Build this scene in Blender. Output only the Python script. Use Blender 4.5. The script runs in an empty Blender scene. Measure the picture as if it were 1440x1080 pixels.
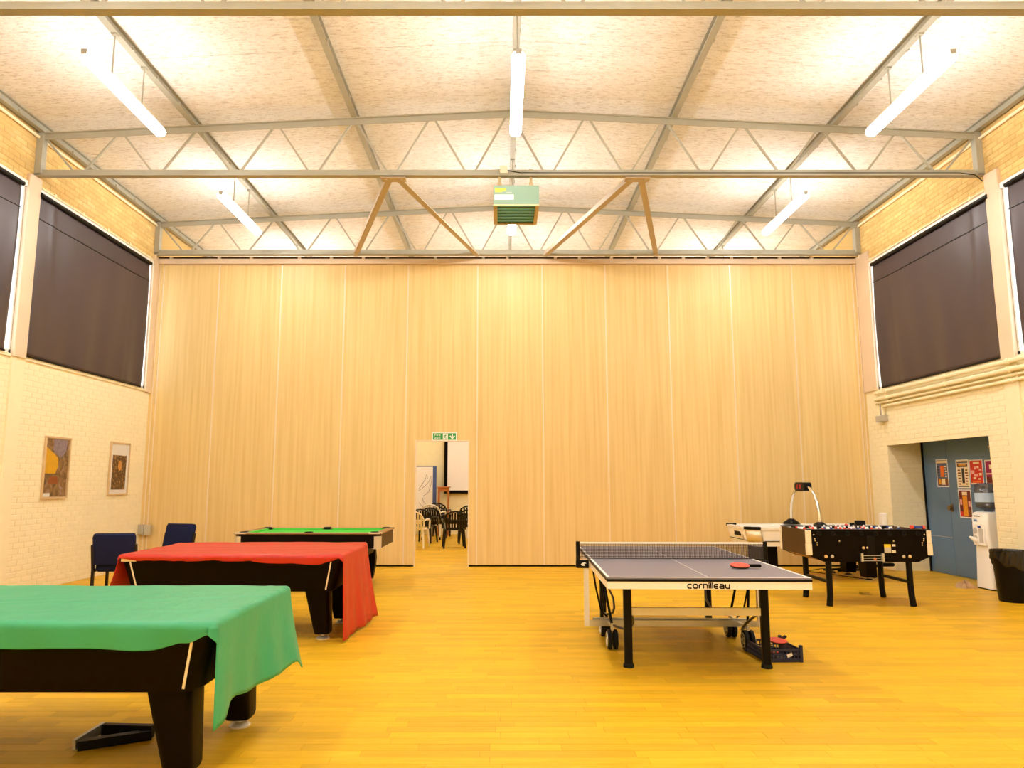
import bpy, bmesh, math, random
from mathutils import Vector, Matrix
random.seed(7)
S = bpy.context.scene
COL = S.collection
PI = math.pi
R = math.radians

# ------------------------------------------------------------------ camera, world, exposure
CAM_H = 1.46
cd = bpy.data.cameras.new('camera'); cam = bpy.data.objects.new('camera', cd); COL.objects.link(cam)
cam.location = (0, 0, CAM_H)
cam.rotation_euler = (R(90 + 7.86), 0, 0)
cd.sensor_fit = 'HORIZONTAL'; cd.sensor_width = 36.0
cd.lens = 36.0 * 1014 / 1440
cd.shift_x = 14 / 1440
cd.clip_end = 200
S.camera = cam

w = bpy.data.worlds.new('overcast_sky'); S.world = w; w.use_nodes = True
bg = w.node_tree.nodes['Background']
bg.inputs[0].default_value = (0.86, 0.93, 1.0, 1); bg.inputs[1].default_value = 1.7

LAMP_COLOR = (1.0, 0.965, 0.925)
LAMP_STRENGTH = 27.0
S.view_settings.view_transform = 'Standard'
S.view_settings.look = 'None'
S.view_settings.gamma = 1.0
S.view_settings.use_curve_mapping = False
S.view_settings.exposure = 1.42
S.cycles.max_bounces = 10
S.cycles.diffuse_bounces = 6
S.cycles.glossy_bounces = 4
S.cycles.sample_clamp_indirect = 6.0
S.cycles.caustics_reflective = False
S.cycles.caustics_refractive = False

# ------------------------------------------------------------------ materials
MATS = {}
def srgb(r, g, b):
    def c(v):
        v /= 255.0
        return v / 12.92 if v <= 0.04045 else ((v + 0.055) / 1.055) ** 2.4
    return (c(r), c(g), c(b), 1)

def mat(name, col, rough=0.5, metal=0.0, noise=0.0, nscale=(8, 8, 8), bump=0.0, bscale=60.0, spec=0.5, emit=None, estr=0.0, coat=0.0):
    m = bpy.data.materials.new(name); m.use_nodes = True
    nt = m.node_tree; p = nt.nodes['Principled BSDF']
    c = tuple(col) if len(col) == 4 else tuple(col) + (1,)
    p.inputs['Base Color'].default_value = c
    p.inputs['Roughness'].default_value = rough
    p.inputs['Metallic'].default_value = metal
    p.inputs['Specular IOR Level'].default_value = spec
    p.inputs['Coat Weight'].default_value = coat
    if emit:
        p.inputs['Emission Color'].default_value = tuple(emit) + (1,)
        p.inputs['Emission Strength'].default_value = estr
    if noise or bump:
        tc = nt.nodes.new('ShaderNodeTexCoord'); mp = nt.nodes.new('ShaderNodeMapping')
        mp.inputs['Scale'].default_value = nscale
        nt.links.new(tc.outputs['Object'], mp.inputs[0])
    if noise:
        n = nt.nodes.new('ShaderNodeTexNoise'); n.inputs['Scale'].default_value = 1.0; n.inputs['Detail'].default_value = 5
        nt.links.new(mp.outputs[0], n.inputs[0])
        r = nt.nodes.new('ShaderNodeValToRGB')
        d = 1 - noise; u = 1 + noise * 0.6
        r.color_ramp.elements[0].position = 0.3; r.color_ramp.elements[1].position = 0.7
        r.color_ramp.elements[0].color = (c[0] * d, c[1] * d, c[2] * d, 1)
        r.color_ramp.elements[1].color = (min(1, c[0] * u), min(1, c[1] * u), min(1, c[2] * u), 1)
        nt.links.new(n.outputs[0], r.inputs[0]); nt.links.new(r.outputs[0], p.inputs['Base Color'])
    if bump:
        n2 = nt.nodes.new('ShaderNodeTexNoise'); n2.inputs['Scale'].default_value = bscale; n2.inputs['Detail'].default_value = 3
        nt.links.new(tc.outputs['Object'], n2.inputs[0])
        b = nt.nodes.new('ShaderNodeBump'); b.inputs['Strength'].default_value = bump; b.inputs['Distance'].default_value = 0.01
        nt.links.new(n2.outputs[0], b.inputs['Height']); nt.links.new(b.outputs[0], p.inputs['Normal'])
    MATS[name] = m
    return m

def ramp_mat(name, stops, scale, rough=0.5, detail=6, distort=0.0, rnd=None, rnd_amt=0.0, coord='Object', bump=0.0, spec=0.5, spots=None):
    """noise colour ramp; rnd = 'object' or 'island' adds a per-piece brightness change; spots = (colour, scale, threshold)"""
    m = bpy.data.materials.new(name); m.use_nodes = True
    nt = m.node_tree; L = nt.links; p = nt.nodes['Principled BSDF']
    p.inputs['Roughness'].default_value = rough; p.inputs['Specular IOR Level'].default_value = spec
    if coord == 'World':
        tc = nt.nodes.new('ShaderNodeNewGeometry'); out = tc.outputs['Position']
    else:
        tc = nt.nodes.new('ShaderNodeTexCoord'); out = tc.outputs['Object']
    mp = nt.nodes.new('ShaderNodeMapping'); mp.inputs['Scale'].default_value = scale; L.new(out, mp.inputs[0])
    n = nt.nodes.new('ShaderNodeTexNoise'); n.inputs['Scale'].default_value = 1; n.inputs['Detail'].default_value = detail
    n.inputs['Distortion'].default_value = distort
    L.new(mp.outputs[0], n.inputs[0])
    r = nt.nodes.new('ShaderNodeValToRGB')
    while len(r.color_ramp.elements) < len(stops): r.color_ramp.elements.new(0.5)
    for e, (pos, c) in zip(r.color_ramp.elements, stops): e.position = pos; e.color = c
    L.new(n.outputs[0], r.inputs[0]); last = r.outputs[0]
    if spots:
        for scol, sscale, lo, hi in spots:
            mp2 = nt.nodes.new('ShaderNodeMapping'); mp2.inputs['Scale'].default_value = sscale; L.new(out, mp2.inputs[0])
            n2 = nt.nodes.new('ShaderNodeTexNoise'); n2.inputs['Scale'].default_value = 1; n2.inputs['Detail'].default_value = 8; n2.inputs['Roughness'].default_value = 0.7
            L.new(mp2.outputs[0], n2.inputs[0])
            mr = nt.nodes.new('ShaderNodeMapRange'); mr.inputs[1].default_value = lo; mr.inputs[2].default_value = hi
            L.new(n2.outputs[0], mr.inputs[0])
            mx = nt.nodes.new('ShaderNodeMix'); mx.data_type = 'RGBA'
            L.new(mr.outputs[0], mx.inputs['Factor']); L.new(last, mx.inputs['A']); mx.inputs['B'].default_value = scol
            last = mx.outputs['Result']
    if rnd:
        if rnd == 'object':
            oi = nt.nodes.new('ShaderNodeObjectInfo'); ro = oi.outputs['Random']
        else:
            oi = nt.nodes.new('ShaderNodeNewGeometry'); ro = oi.outputs['Random Per Island']
        mr = nt.nodes.new('ShaderNodeMapRange'); mr.inputs[3].default_value = 1 - rnd_amt; mr.inputs[4].default_value = 1 + rnd_amt
        L.new(ro, mr.inputs[0])
        hs = nt.nodes.new('ShaderNodeHueSaturation'); L.new(mr.outputs[0], hs.inputs['Value']); L.new(last, hs.inputs['Color'])
        last = hs.outputs[0]
    L.new(last, p.inputs['Base Color'])
    if bump:
        b = nt.nodes.new('ShaderNodeBump'); b.inputs['Strength'].default_value = bump; b.inputs['Distance'].default_value = 0.01
        L.new(n.outputs[0], b.inputs['Height']); L.new(b.outputs[0], p.inputs['Normal'])
    MATS[name] = m
    return m

def emission(name, col, s):
    m = bpy.data.materials.new(name); m.use_nodes = True; nt = m.node_tree
    nt.nodes.remove(nt.nodes['Principled BSDF'])
    e = nt.nodes.new('ShaderNodeEmission'); e.inputs[0].default_value = tuple(col) + (1,); e.inputs[1].default_value = s
    nt.links.new(e.outputs[0], nt.nodes['Material Output'].inputs[0]); MATS[name] = m; return m

def thin_glass(name, tint, gloss=0.1):
    m = bpy.data.materials.new(name); m.use_nodes = True; nt = m.node_tree
    nt.nodes.remove(nt.nodes['Principled BSDF'])
    t = nt.nodes.new('ShaderNodeBsdfTransparent'); t.inputs[0].default_value = tint
    g = nt.nodes.new('ShaderNodeBsdfGlossy'); g.inputs['Roughness'].default_value = 0.05
    mx = nt.nodes.new('ShaderNodeMixShader'); mx.inputs[0].default_value = gloss
    nt.links.new(t.outputs[0], mx.inputs[1]); nt.links.new(g.outputs[0], mx.inputs[2])
    nt.links.new(mx.outputs[0], nt.nodes['Material Output'].inputs[0]); MATS[name] = m; return m

def cloth_mat(name, col, trans=0.25):
    m = mat(name, col, rough=0.42, noise=0.06, nscale=(6, 6, 6), bump=0.55, bscale=11, spec=0.5)
    nt = m.node_tree; p = nt.nodes['Principled BSDF']
    t = nt.nodes.new('ShaderNodeBsdfTranslucent'); t.inputs[0].default_value = tuple(col[:3]) + (1,)
    mx = nt.nodes.new('ShaderNodeMixShader'); mx.inputs[0].default_value = trans
    nt.links.new(p.outputs[0], mx.inputs[1]); nt.links.new(t.outputs[0], mx.inputs[2])
    nt.links.new(mx.outputs[0], nt.nodes['Material Output'].inputs[0])
    return m

wood_stops = [(0.25, (0.64, 0.358, 0.012, 1)), (0.5, (0.69, 0.395, 0.016, 1)), (0.75, (0.74, 0.44, 0.026, 1))]
M_plank = ramp_mat('floor_plank_wood', wood_stops, (4, 30, 10), rough=0.40, rnd='object', rnd_amt=0.14, coord='World', spec=0.18)
M_plank2 = ramp_mat('floor_plank_wood_far', wood_stops, (4, 30, 10), rough=0.40, rnd='island', rnd_amt=0.14, coord='World', spec=0.18)
M_subfloor = mat('subfloor', (0.30, 0.17, 0.05), 0.8)
M_brick = mat('cream_painted_brick', (0.85, 0.77, 0.53), 0.55, noise=0.03, nscale=(4, 4, 4), bump=0.12, bscale=90)
M_mortar = mat('cream_painted_mortar', (0.84, 0.75, 0.50), 0.7, noise=0.04)
M_buff = ramp_mat('buff_brick', [(0.3, (0.62, 0.42, 0.15, 1)), (0.6, (0.70, 0.50, 0.20, 1)), (0.8, (0.78, 0.60, 0.30, 1))], (3, 3, 6), rough=0.8, rnd='island', rnd_amt=0.10, coord='World')
M_buffmortar = mat('buff_mortar', (0.60, 0.42, 0.16), 0.9)
M_cream = mat('cream_paint', (0.85, 0.77, 0.53), 0.5, noise=0.03)
M_pier = mat('pale_pink_paint', (0.70, 0.55, 0.39), 0.5, noise=0.04, nscale=(3, 3, 3))
M_white = mat('white_paint', (0.85, 0.84, 0.82), 0.4)
M_slab = ramp_mat('woodwool_slab', [(0.3, (0.80, 0.795, 0.78, 1)), (0.55, (0.84, 0.84, 0.83, 1)), (0.8, (0.87, 0.87, 0.87, 1))], (1.2, 6, 2), rough=0.95, detail=8, rnd='object', rnd_amt=0.03, coord='World', spec=0.1,
                  spots=[((0.40, 0.32, 0.25, 1), (9, 38, 9), 0.50, 0.78), ((0.36, 0.28, 0.22, 1), (24, 60, 24), 0.56, 0.74), ((0.42, 0.31, 0.24, 1), (0.6, 1.6, 1), 0.60, 0.92)])
M_deck = mat('roof_deck', (0.80, 0.74, 0.62), 0.9)
M_steel = mat('grey_green_steel_paint', (0.38, 0.37, 0.30), 0.45, noise=0.05)
M_oak = ramp_mat('oak_laminate', [(0.25, (0.66, 0.475, 0.185, 1)), (0.5, (0.73, 0.545, 0.245, 1)), (0.75, (0.79, 0.61, 0.275, 1))], (22, 22, 0.55), rough=0.42, detail=7, rnd='object', rnd_amt=0.03, coord='World', spec=0.35)
M_alu = mat('pale_edge_aluminium', (0.80, 0.68, 0.52), 0.4, metal=0.2)
M_blind = mat('dark_blind_vinyl', (0.052, 0.034, 0.039), 0.42, spec=0.5)
M_black = mat('black_laminate', (0.0036, 0.0014, 0.0008), 0.45, spec=0.09)
M_blackp = mat('black_plastic', (0.0036, 0.0028, 0.0028), 0.40, spec=0.16)
M_rubber = mat('rubber', (0.006, 0.006, 0.006), 0.7, spec=0.25)
M_darkbrown = mat('dark_brown_panel', (0.060, 0.026, 0.007), 0.5, noise=0.1, spec=0.25)
M_chrome = mat('chrome', (0.80, 0.78, 0.74), 0.12, metal=1.0)
M_foot = mat('bright_foot_metal', (0.85, 0.82, 0.76), 0.25, metal=0.45)
M_silver = mat('silver_metal', (0.62, 0.62, 0.60), 0.3, metal=0.8)
M_brass = mat('brass_trim', (0.72, 0.55, 0.28), 0.3, metal=0.4)
mat('old_brass', (0.22, 0.14, 0.05), 0.35, metal=0.6)
M_trimcream = mat('cream_trim', (0.80, 0.72, 0.56), 0.4)
M_green = cloth_mat('green_cloth', (0.045, 0.43, 0.215), 0.16)
M_red = cloth_mat('red_cloth', (0.66, 0.038, 0.022), 0.22)
M_felt = mat('green_felt', (0.09, 0.56, 0.07), 0.9, bump=0.1, bscale=500, spec=0.1)
M_navy = mat('navy_fabric', (0.009, 0.013, 0.056), 0.85, noise=0.12, nscale=(60, 60, 60), bump=0.15, bscale=300, spec=0.2)
M_navyside = mat('navy_fabric_dark', (0.016, 0.018, 0.06), 0.85, spec=0.2)
M_darkwood = mat('dark_wood', (0.012, 0.005, 0.003), 0.45, spec=0.3)
M_ppblue = mat('table_tennis_blue_grey', (0.185, 0.175, 0.225), 0.42, spec=0.4)
M_offwhite = mat('offwhite_metal', (0.82, 0.78, 0.72), 0.4)
M_linewhite = mat('white_line', (0.86, 0.84, 0.80), 0.5)
M_netdark = mat('net_cord', (0.045, 0.040, 0.045), 0.8)
M_redrub = mat('red_rubber', (0.78, 0.055, 0.025), 0.5)
M_blue = mat('blue_plastic', (0.012, 0.045, 0.30), 0.35)
M_navyp = mat('navy_plastic', (0.008, 0.014, 0.060), 0.4)
M_orange = mat('orange_plastic', (0.85, 0.22, 0.03), 0.4)
M_door = mat('blue_door_paint', (0.105, 0.19, 0.32), 0.4, noise=0.06, nscale=(2, 2, 2))
M_cooler = mat('white_plastic', (0.90, 0.885, 0.86), 0.35)
M_coolgrey = mat('grey_plastic', (0.52, 0.50, 0.47), 0.4)
M_boxgrey = mat('grey_box', (0.42, 0.38, 0.31), 0.5)
M_mint = mat('mint_green_steel', (0.20, 0.32, 0.23), 0.5, metal=0.0, spec=0.3)
M_tan = mat('tan_steel', (0.52, 0.42, 0.22), 0.5)
M_teal = mat('teal_vane', (0.13, 0.45, 0.80), 0.3, metal=0.0)
M_yellow = mat('yellow_sticker', (0.86, 0.62, 0.02), 0.5)
M_signgreen = mat('sign_green', (0.02, 0.30, 0.06), 0.45)
M_monob = mat('black_monobloc', (0.007, 0.0035, 0.002), 0.38, spec=0.3)
M_monow = mat('cream_monobloc', (0.82, 0.78, 0.66), 0.38)
M_orangewood = mat('orange_wood', (0.50, 0.16, 0.03), 0.45, noise=0.2, nscale=(4, 4, 20))
M_paper = mat('white_paper', (0.86, 0.84, 0.80), 0.7)
M_kraft = mat('brown_paper', (0.48, 0.30, 0.15), 0.8, noise=0.15)
M_glass = thin_glass('window_glass', (0.95, 0.97, 0.97, 1), 0.08)
M_bottle = thin_glass('tinted_bottle', (0.45, 0.50, 0.60, 1), 0.14)
M_clear = thin_glass('clear_plastic', (0.88, 0.88, 0.88, 1), 0.15)
M_lamp = emission('lamp_diffuser', LAMP_COLOR, LAMP_STRENGTH)
M_led = emission('red_digits', (1.0, 0.06, 0.02), 0.28)

# ------------------------------------------------------------------ mesh helpers
class MB:
    def __init__(self): self.v = []; self.f = []; self.m = []; self.mi = 0; self.mats = []
    def mat(self, m):
        if m not in self.mats: self.mats.append(m)
        self.mi = self.mats.index(m); return self
    def add(self, vs, fs):
        o = len(self.v); self.v += [tuple(x) for x in vs]
        for f in fs: self.f.append(tuple(i + o for i in f)); self.m.append(self.mi)
        return self
    def box(self, x0, x1, y0, y1, z0, z1, rot=None):
        vs = [(x0, y0, z0), (x1, y0, z0), (x1, y1, z0), (x0, y1, z0), (x0, y0, z1), (x1, y0, z1), (x1, y1, z1), (x0, y1, z1)]
        if rot is not None:
            c = Vector(((x0 + x1) / 2, (y0 + y1) / 2, (z0 + z1) / 2)); vs = [c + rot @ (Vector(p) - c) for p in vs]
        return self.add(vs, [(0, 3, 2, 1), (4, 5, 6, 7), (0, 1, 5, 4), (1, 2, 6, 5), (2, 3, 7, 6), (3, 0, 4, 7)])
    def loft(self, loops, cap=True):
        n = len(loops[0]); vs = [p for l in loops for p in l]; fs = []
        for k in range(len(loops) - 1):
            for i in range(n):
                j = (i + 1) % n; fs.append((k * n + i, k * n + j, (k + 1) * n + j, (k + 1) * n + i))
        if cap:
            fs.append(tuple(range(n - 1, -1, -1))); fs.append(tuple((len(loops) - 1) * n + i for i in range(n)))
        return self.add(vs, fs)
    def rbox(self, x0, x1, y0, y1, z0, z1, r=0.01, b=None):
        """box with rounded vertical edges and small chamfers top and bottom"""
        b = min(r, (z1 - z0) * 0.45) if b is None else b
        L = [rrect(x0 + b, x1 - b, y0 + b, y1 - b, max(r - b, 0.001), z0), rrect(x0, x1, y0, y1, r, z0 + b), rrect(x0, x1, y0, y1, r, z1 - b), rrect(x0 + b, x1 - b, y0 + b, y1 - b, max(r - b, 0.001), z1)]
        return self.loft(L)
    def bar(self, p, q, wd, ht, up=(0, 0, 1)):
        """rectangular bar between two points"""
        p = Vector(p); q = Vector(q); d = (q - p).normalized(); u = Vector(up)
        if abs(d.dot(u)) > 0.98: u = Vector((0, 1, 0))
        s = d.cross(u).normalized(); u = s.cross(d).normalized()
        a = [p + s * x * wd / 2 + u * y * ht / 2 for x, y in ((-1, -1), (1, -1), (1, 1), (-1, 1))]
        c = [q + s * x * wd / 2 + u * y * ht / 2 for x, y in ((-1, -1), (1, -1), (1, 1), (-1, 1))]
        return self.loft([a, c])
    def cyl(self, p, q, r0, r1=None, n=12):
        r1 = r0 if r1 is None else r1
        p = Vector(p); q = Vector(q); d = (q - p).normalized(); u = Vector((0, 0, 1)) if abs(d.z) < 0.9 else Vector((1, 0, 0))
        s = d.cross(u).normalized(); u = s.cross(d)
        lo = lambda c, r: [c + (s * math.cos(a) + u * math.sin(a)) * r for a in [2 * PI * i / n for i in range(n)]]
        return self.loft([lo(p, r0), lo(q, r1)])
    def tube(self, pts, r, n=8):
        pts = [Vector(p) for p in pts]; loops = []; prev = None
        for i, p in enumerate(pts):
            d = (pts[min(i + 1, len(pts) - 1)] - pts[max(i - 1, 0)]).normalized()
            u = prev if prev is not None else (Vector((0, 0, 1)) if abs(d.z) < 0.9 else Vector((1, 0, 0)))
            s = d.cross(u).normalized(); u = s.cross(d).normalized(); prev = u
            rr = r[i] if isinstance(r, (list, tuple)) else r
            loops.append([p + (s * math.cos(a) + u * math.sin(a)) * rr for a in [2 * PI * k / n for k in range(n)]])
        return self.loft(loops)
    def prism(self, poly, axis, a, b):
        """polygon in the plane across the axis, extruded from a to b. axis 'x': (y,z); 'y': (x,z); 'z': (x,y)"""
        def P(u, v, t): return {'x': (t, u, v), 'y': (u, t, v), 'z': (u, v, t)}[axis]
        return self.loft([[P(u, v, a) for u, v in poly], [P(u, v, b) for u, v in poly]])
    def lathe(self, prof, n=20, c=(0, 0, 0)):
        """profile of (r,z) round z"""
        loops = [[(c[0] + max(r, 1e-4) * math.cos(2 * PI * i / n), c[1] + max(r, 1e-4) * math.sin(2 * PI * i / n), c[2] + z) for i in range(n)] for r, z in prof]
        return self.loft(loops)
    def grid(self, fn, nu, nv):
        vs = [fn(i / nu, j / nv) for j in range(nv + 1) for i in range(nu + 1)]
        fs = [(j * (nu + 1) + i, j * (nu + 1) + i + 1, (j + 1) * (nu + 1) + i + 1, (j + 1) * (nu + 1) + i) for j in range(nv) for i in range(nu)]
        return self.add(vs, fs)
    def mesh(self, name, m=None, smooth=True, recalc=True):
        me = bpy.data.meshes.new(name)
        if recalc:
            bm = bmesh.new(); me.from_pydata(self.v, [], self.f)
            for i, p in enumerate(me.polygons): p.material_index = self.m[i]
            bm.from_mesh(me); bmesh.ops.recalc_face_normals(bm, faces=bm.faces); bm.to_mesh(me); bm.free()
        else:
            me.from_pydata(self.v, [], self.f)
            for i, p in enumerate(me.polygons): p.material_index = self.m[i]
        if self.mats:
            for x in self.mats: me.materials.append(x)
        elif m: me.materials.append(m)
        if smooth:
            for p in me.polygons: p.use_smooth = True
            me.set_sharp_from_angle(angle=R(35))
        me.update()
        return me
    def build(self, name, m=None, parent=None, smooth=True, loc=None):
        o = bpy.data.objects.new(name, self.mesh(name, m, smooth)); COL.objects.link(o)
        if parent is not None: o.parent = parent
        if loc: o.location = loc
        return o

def rrect(x0, x1, y0, y1, r, z, n=4):
    r = min(r, (x1 - x0) / 2 - 1e-4, (y1 - y0) / 2 - 1e-4); out = []
    for cx, cy, a0 in ((x1 - r, y1 - r, 0), (x0 + r, y1 - r, 90), (x0 + r, y0 + r, 180), (x1 - r, y0 + r, 270)):
        for k in range(n + 1):
            a = R(a0 + 90 * k / n); out.append((cx + r * math.cos(a), cy + r * math.sin(a), z))
    return out

def tag(o, label=None, cat=None, group=None, kind=None):
    if label: o['label'] = label
    if cat: o['category'] = cat
    if group: o['group'] = group
    if kind: o['kind'] = kind
    return o
def thing(name, label, cat, loc=(0, 0, 0), rz=0.0, group=None):
    o = bpy.data.objects.new(name, None); COL.objects.link(o); o.empty_display_size = 0.1
    o.location = loc; o.rotation_euler = (0, 0, rz)
    return tag(o, label, cat, group)
def struct(o, label=None):
    o['kind'] = 'structure'
    if label: o['label'] = label
    return o
def copy_tree(o, parent=None):
    c = o.copy(); COL.objects.link(c)
    if parent is not None: c.parent = parent
    for ch in list(o.children): copy_tree(ch, c)
    return c
def dup(root, loc, rz, label, group=None):
    c = copy_tree(root); c.location = loc; c.rotation_euler = (0, 0, rz); c['label'] = label
    if group: c['group'] = group
    return c
def text_mesh(txt, size, name, m, parent, loc, rot, align='CENTER', extrude=0.0006, sx=1.0):
    cu = bpy.data.curves.new(name, 'FONT'); cu.body = txt; cu.size = size; cu.align_x = align; cu.align_y = 'CENTER'; cu.extrude = extrude
    t = bpy.data.objects.new(name, cu); COL.objects.link(t)
    dg = bpy.context.evaluated_depsgraph_get(); me = bpy.data.meshes.new_from_object(t.evaluated_get(dg))
    bpy.data.objects.remove(t); bpy.data.curves.remove(cu)
    me.materials.clear(); me.materials.append(m); me.name = name
    o = bpy.data.objects.new(name, me); COL.objects.link(o); o.parent = parent; o.location = loc; o.rotation_euler = rot; o.scale = (sx, 1, 1)
    return o

# ------------------------------------------------------------------ room dimensions
XL, XR = -6.45, 6.65
RX = 0.17                       # ridge line
YP = 13.1                       # front face of the folding partition
YE = 21.4                       # far wall of the hall beyond
YB = -4.6                       # wall behind the camera
T_Y = [5.97, 9.48, 12.93]       # the trusses
ZB = 5.66                       # underside of the trusses
def roof(x): return 6.74 - 0.052 * abs(x - RX)

# ---- floor: planks
b = MB(); b.box(XL - 0.2, XR + 0.9, YB, YE, -0.15, -0.004)
floor = struct(b.build('floor', M_subfloor, smooth=False), 'golden wood strip floor')
PW = 0.098
def plank_mesh(L):
    m = MB(); g = 0.0008
    m.add([(g, g, -0.004), (L - g, g, -0.004), (L - g, PW - g, -0.004), (g, PW - g, -0.004), (g, g, 0), (L - g, g, 0), (L - g, PW - g, 0), (g, PW - g, 0)],
          [(4, 5, 6, 7), (0, 1, 5, 4), (1, 2, 6, 5), (2, 3, 7, 6), (3, 0, 4, 7)])
    return m
plank_meshes = {L: plank_mesh(L).mesh('plank', M_plank, False, False) for L in (0.4, 0.5, 0.65, 0.85)}
rest = MB(); count = 0; y = YB; row = 0
while y < YE - 0.02:
    x = XL - 0.05 - random.random(); half = 0.76 * max(y, 0) + 0.15
    xe = XR + 0.75
    while x < xe:
        L = random.choice((0.4, 0.5, 0.5, 0.65, 0.65, 0.85))
        if 3.85 < y and count < 300 and x + L > -half and x < half and x > XL:
            o = bpy.data.objects.new('plank', plank_meshes[L]); COL.objects.link(o); o.parent = floor; o.location = (x, y, 0); count += 1
        else:
            g = 0.0008; x0, x1, y0, y1 = max(x, XL - 0.05) + g, min(x + L, xe) - g, y + g, min(y + PW, YE) - g
            if x1 > x0 + 0.01:
                rest.add([(x0, y0, -0.004), (x1, y0, -0.004), (x1, y1, -0.004), (x0, y1, -0.004), (x0, y0, 0), (x1, y0, 0), (x1, y1, 0), (x0, y1, 0)],
                         [(4, 5, 6, 7), (0, 1, 5, 4), (1, 2, 6, 5), (2, 3, 7, 6), (3, 0, 4, 7)])
        x += L
    y += PW; row += 1
o = bpy.data.objects.new('planks', rest.mesh('planks', M_plank2, False, False)); COL.objects.link(o); o.parent = floor; o['kind'] = 'stuff'

# ---- ceiling: slabs on a deck
b = MB()
for x0, x1 in ((XL - 0.2, RX), (RX, XR + 0.2)):
    b.prism([(x0, roof(x0) + 0.03), (x1, roof(x1) + 0.03), (x1, roof(x1) + 0.2), (x0, roof(x0) + 0.2)], 'y', YB, YE)
ceiling = struct(b.build('ceiling', M_deck, smooth=False), 'pale stained woodwool slab ceiling')
cols = [XL, -4.29, -2.06, RX, 2.40, 4.63, XR]
slab_rest = MB()
for c in range(6):
    x0, x1 = cols[c] + 0.004, cols[c + 1] - 0.004
    m = MB(); g = 0.003
    m.prism([(x0, roof(x0)), (x1, roof(x1)), (x1, roof(x1) + 0.03), (x0, roof(x0) + 0.03)], 'y', g, 0.6 - g)
    me = m.mesh('ceiling_slab', M_slab, False)
    yy = YB + 0.04
    while yy < YE:
        if 4.3 < yy < 13.0:
            o = bpy.data.objects.new('ceiling_slab', me); COL.objects.link(o); o.parent = ceiling; o.location = (0, yy, random.uniform(-0.003, 0.001))
        else:
            slab_rest.prism([(x0, roof(x0)), (x1, roof(x1)), (x1, roof(x1) + 0.03), (x0, roof(x0) + 0.03)], 'y', yy + g, min(yy + 0.6 - g, YE))
        yy += 0.6
o = slab_rest.build('ceiling_slabs', M_slab, ceiling, smooth=False); o['kind'] = 'stuff'

# ---- brick fields
def brick_mesh(axis_len, depth_dir):
    """brick 215 x 65 with its face proud by 4 mm towards depth_dir along x"""
    m = MB(); d = 0.0045 * depth_dir; e = 0.0025
    L, H = axis_len, 0.065
    m.add([(0, 0, 0), (0, L, 0), (0, L, H), (0, 0, H), (d, e, e), (d, L - e, e), (d, L - e, H - e), (d, e, H - e)],
          [(4, 5, 6, 7), (0, 1, 5, 4), (1, 2, 6, 5), (2, 3, 7, 6), (3, 0, 4, 7)])
    return m
def brick_field(parent, X, dirn, y0, y1, z0, z1, material, single=None, holes=(), name='bricks'):
    me = brick_mesh(0.215, dirn).mesh('brick', material, False); proto = brick_mesh(0.215, dirn)
    rest = MB(); n = 0; k = 0; z = z0 + 0.005
    cand = []
    while z + 0.065 <= z1 + 0.001:
        y = y0 - (0.1125 if k % 2 else 0) + 0.005
        while y < y1 - 0.03:
            a, c = max(y, y0 + 0.005), min(y + 0.215, y1 - 0.005)
            pieces = [(a, c)]
            for hy0, hy1, hz0, hz1 in holes:
                if z + 0.065 > hz0 and z < hz1:
                    np_ = []
                    for a_, c_ in pieces:
                        if c_ <= hy0 or a_ >= hy1: np_.append((a_, c_)); continue
                        if a_ < hy0 - 0.03: np_.append((a_, hy0))
                        if c_ > hy1 + 0.03: np_.append((hy1, c_))
                    pieces = np_
            for a_, c_ in pieces:
                if c_ - a_ > 0.03: cand.append((a_, c_, z))
            y += 0.225
        z += 0.075; k += 1
    full = []
    if single:
        full = sorted([q for q in cand if q[1] - q[0] > 0.214 and single(q)], key=lambda q: q[0])[:300]
    fs = set(full)
    for a_, c_, z_ in cand:
        if (a_, c_, z_) in fs:
            o = bpy.data.objects.new('brick', me); COL.objects.link(o); o.parent = parent; o.location = (X, a_, z_)
        else:
            d = 0.0045 * dirn; e = 0.0025; H = 0.065
            rest.add([(X, a_, z_), (X, c_, z_), (X, c_, z_ + H), (X, a_, z_ + H), (X + d, a_ + e, z_ + e), (X + d, c_ - e, z_ + e), (X + d, c_ - e, z_ + H - e), (X + d, a_ + e, z_ + H - e)],
                     [(4, 5, 6, 7), (0, 1, 5, 4), (1, 2, 6, 5), (2, 3, 7, 6), (3, 0, 4, 7)])
    o = rest.build(name, material, parent, smooth=False); o['kind'] = 'stuff'

# ---- side walls
def side_wall(name, label, X, sgn, sill, head, wins, alcove=None):
    """sgn = +1: inner side towards +x (left wall). wins: (y0, y1) window openings"""
    t = 0.24; x_in, x_out = X, X - sgn * t
    xa, xb = min(x_in, x_out), max(x_in, x_out)
    b = MB()
    if alcove:
        y0, y1, zt, depth = alcove
        b.box(xa, xb, YB, y0, 0, sill); b.box(xa, xb, y1, YE, 0, sill); b.box(min(X, X - sgn * 0.07), max(X, X - sgn * 0.07), y0, y1, zt, sill)
    else:
        b.box(xa, xb, YB, YE, 0, sill)
    b.mat(M_mortar)
    b.mats = [M_mortar, M_buffmortar]
    b.mi = 1
    b.box(xa, xb, YB, YE, head, roof(X) + 0.1)
    ys = [YB] + [v for w_ in sorted(wins) for v in w_] + [YE]
    b.mi = 0
    for k in range(0, len(ys), 2): b.box(xa, xb, ys[k], ys[k + 1], sill, head)
    wall = struct(b.build(name, None, smooth=False), label)
    return wall

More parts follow.
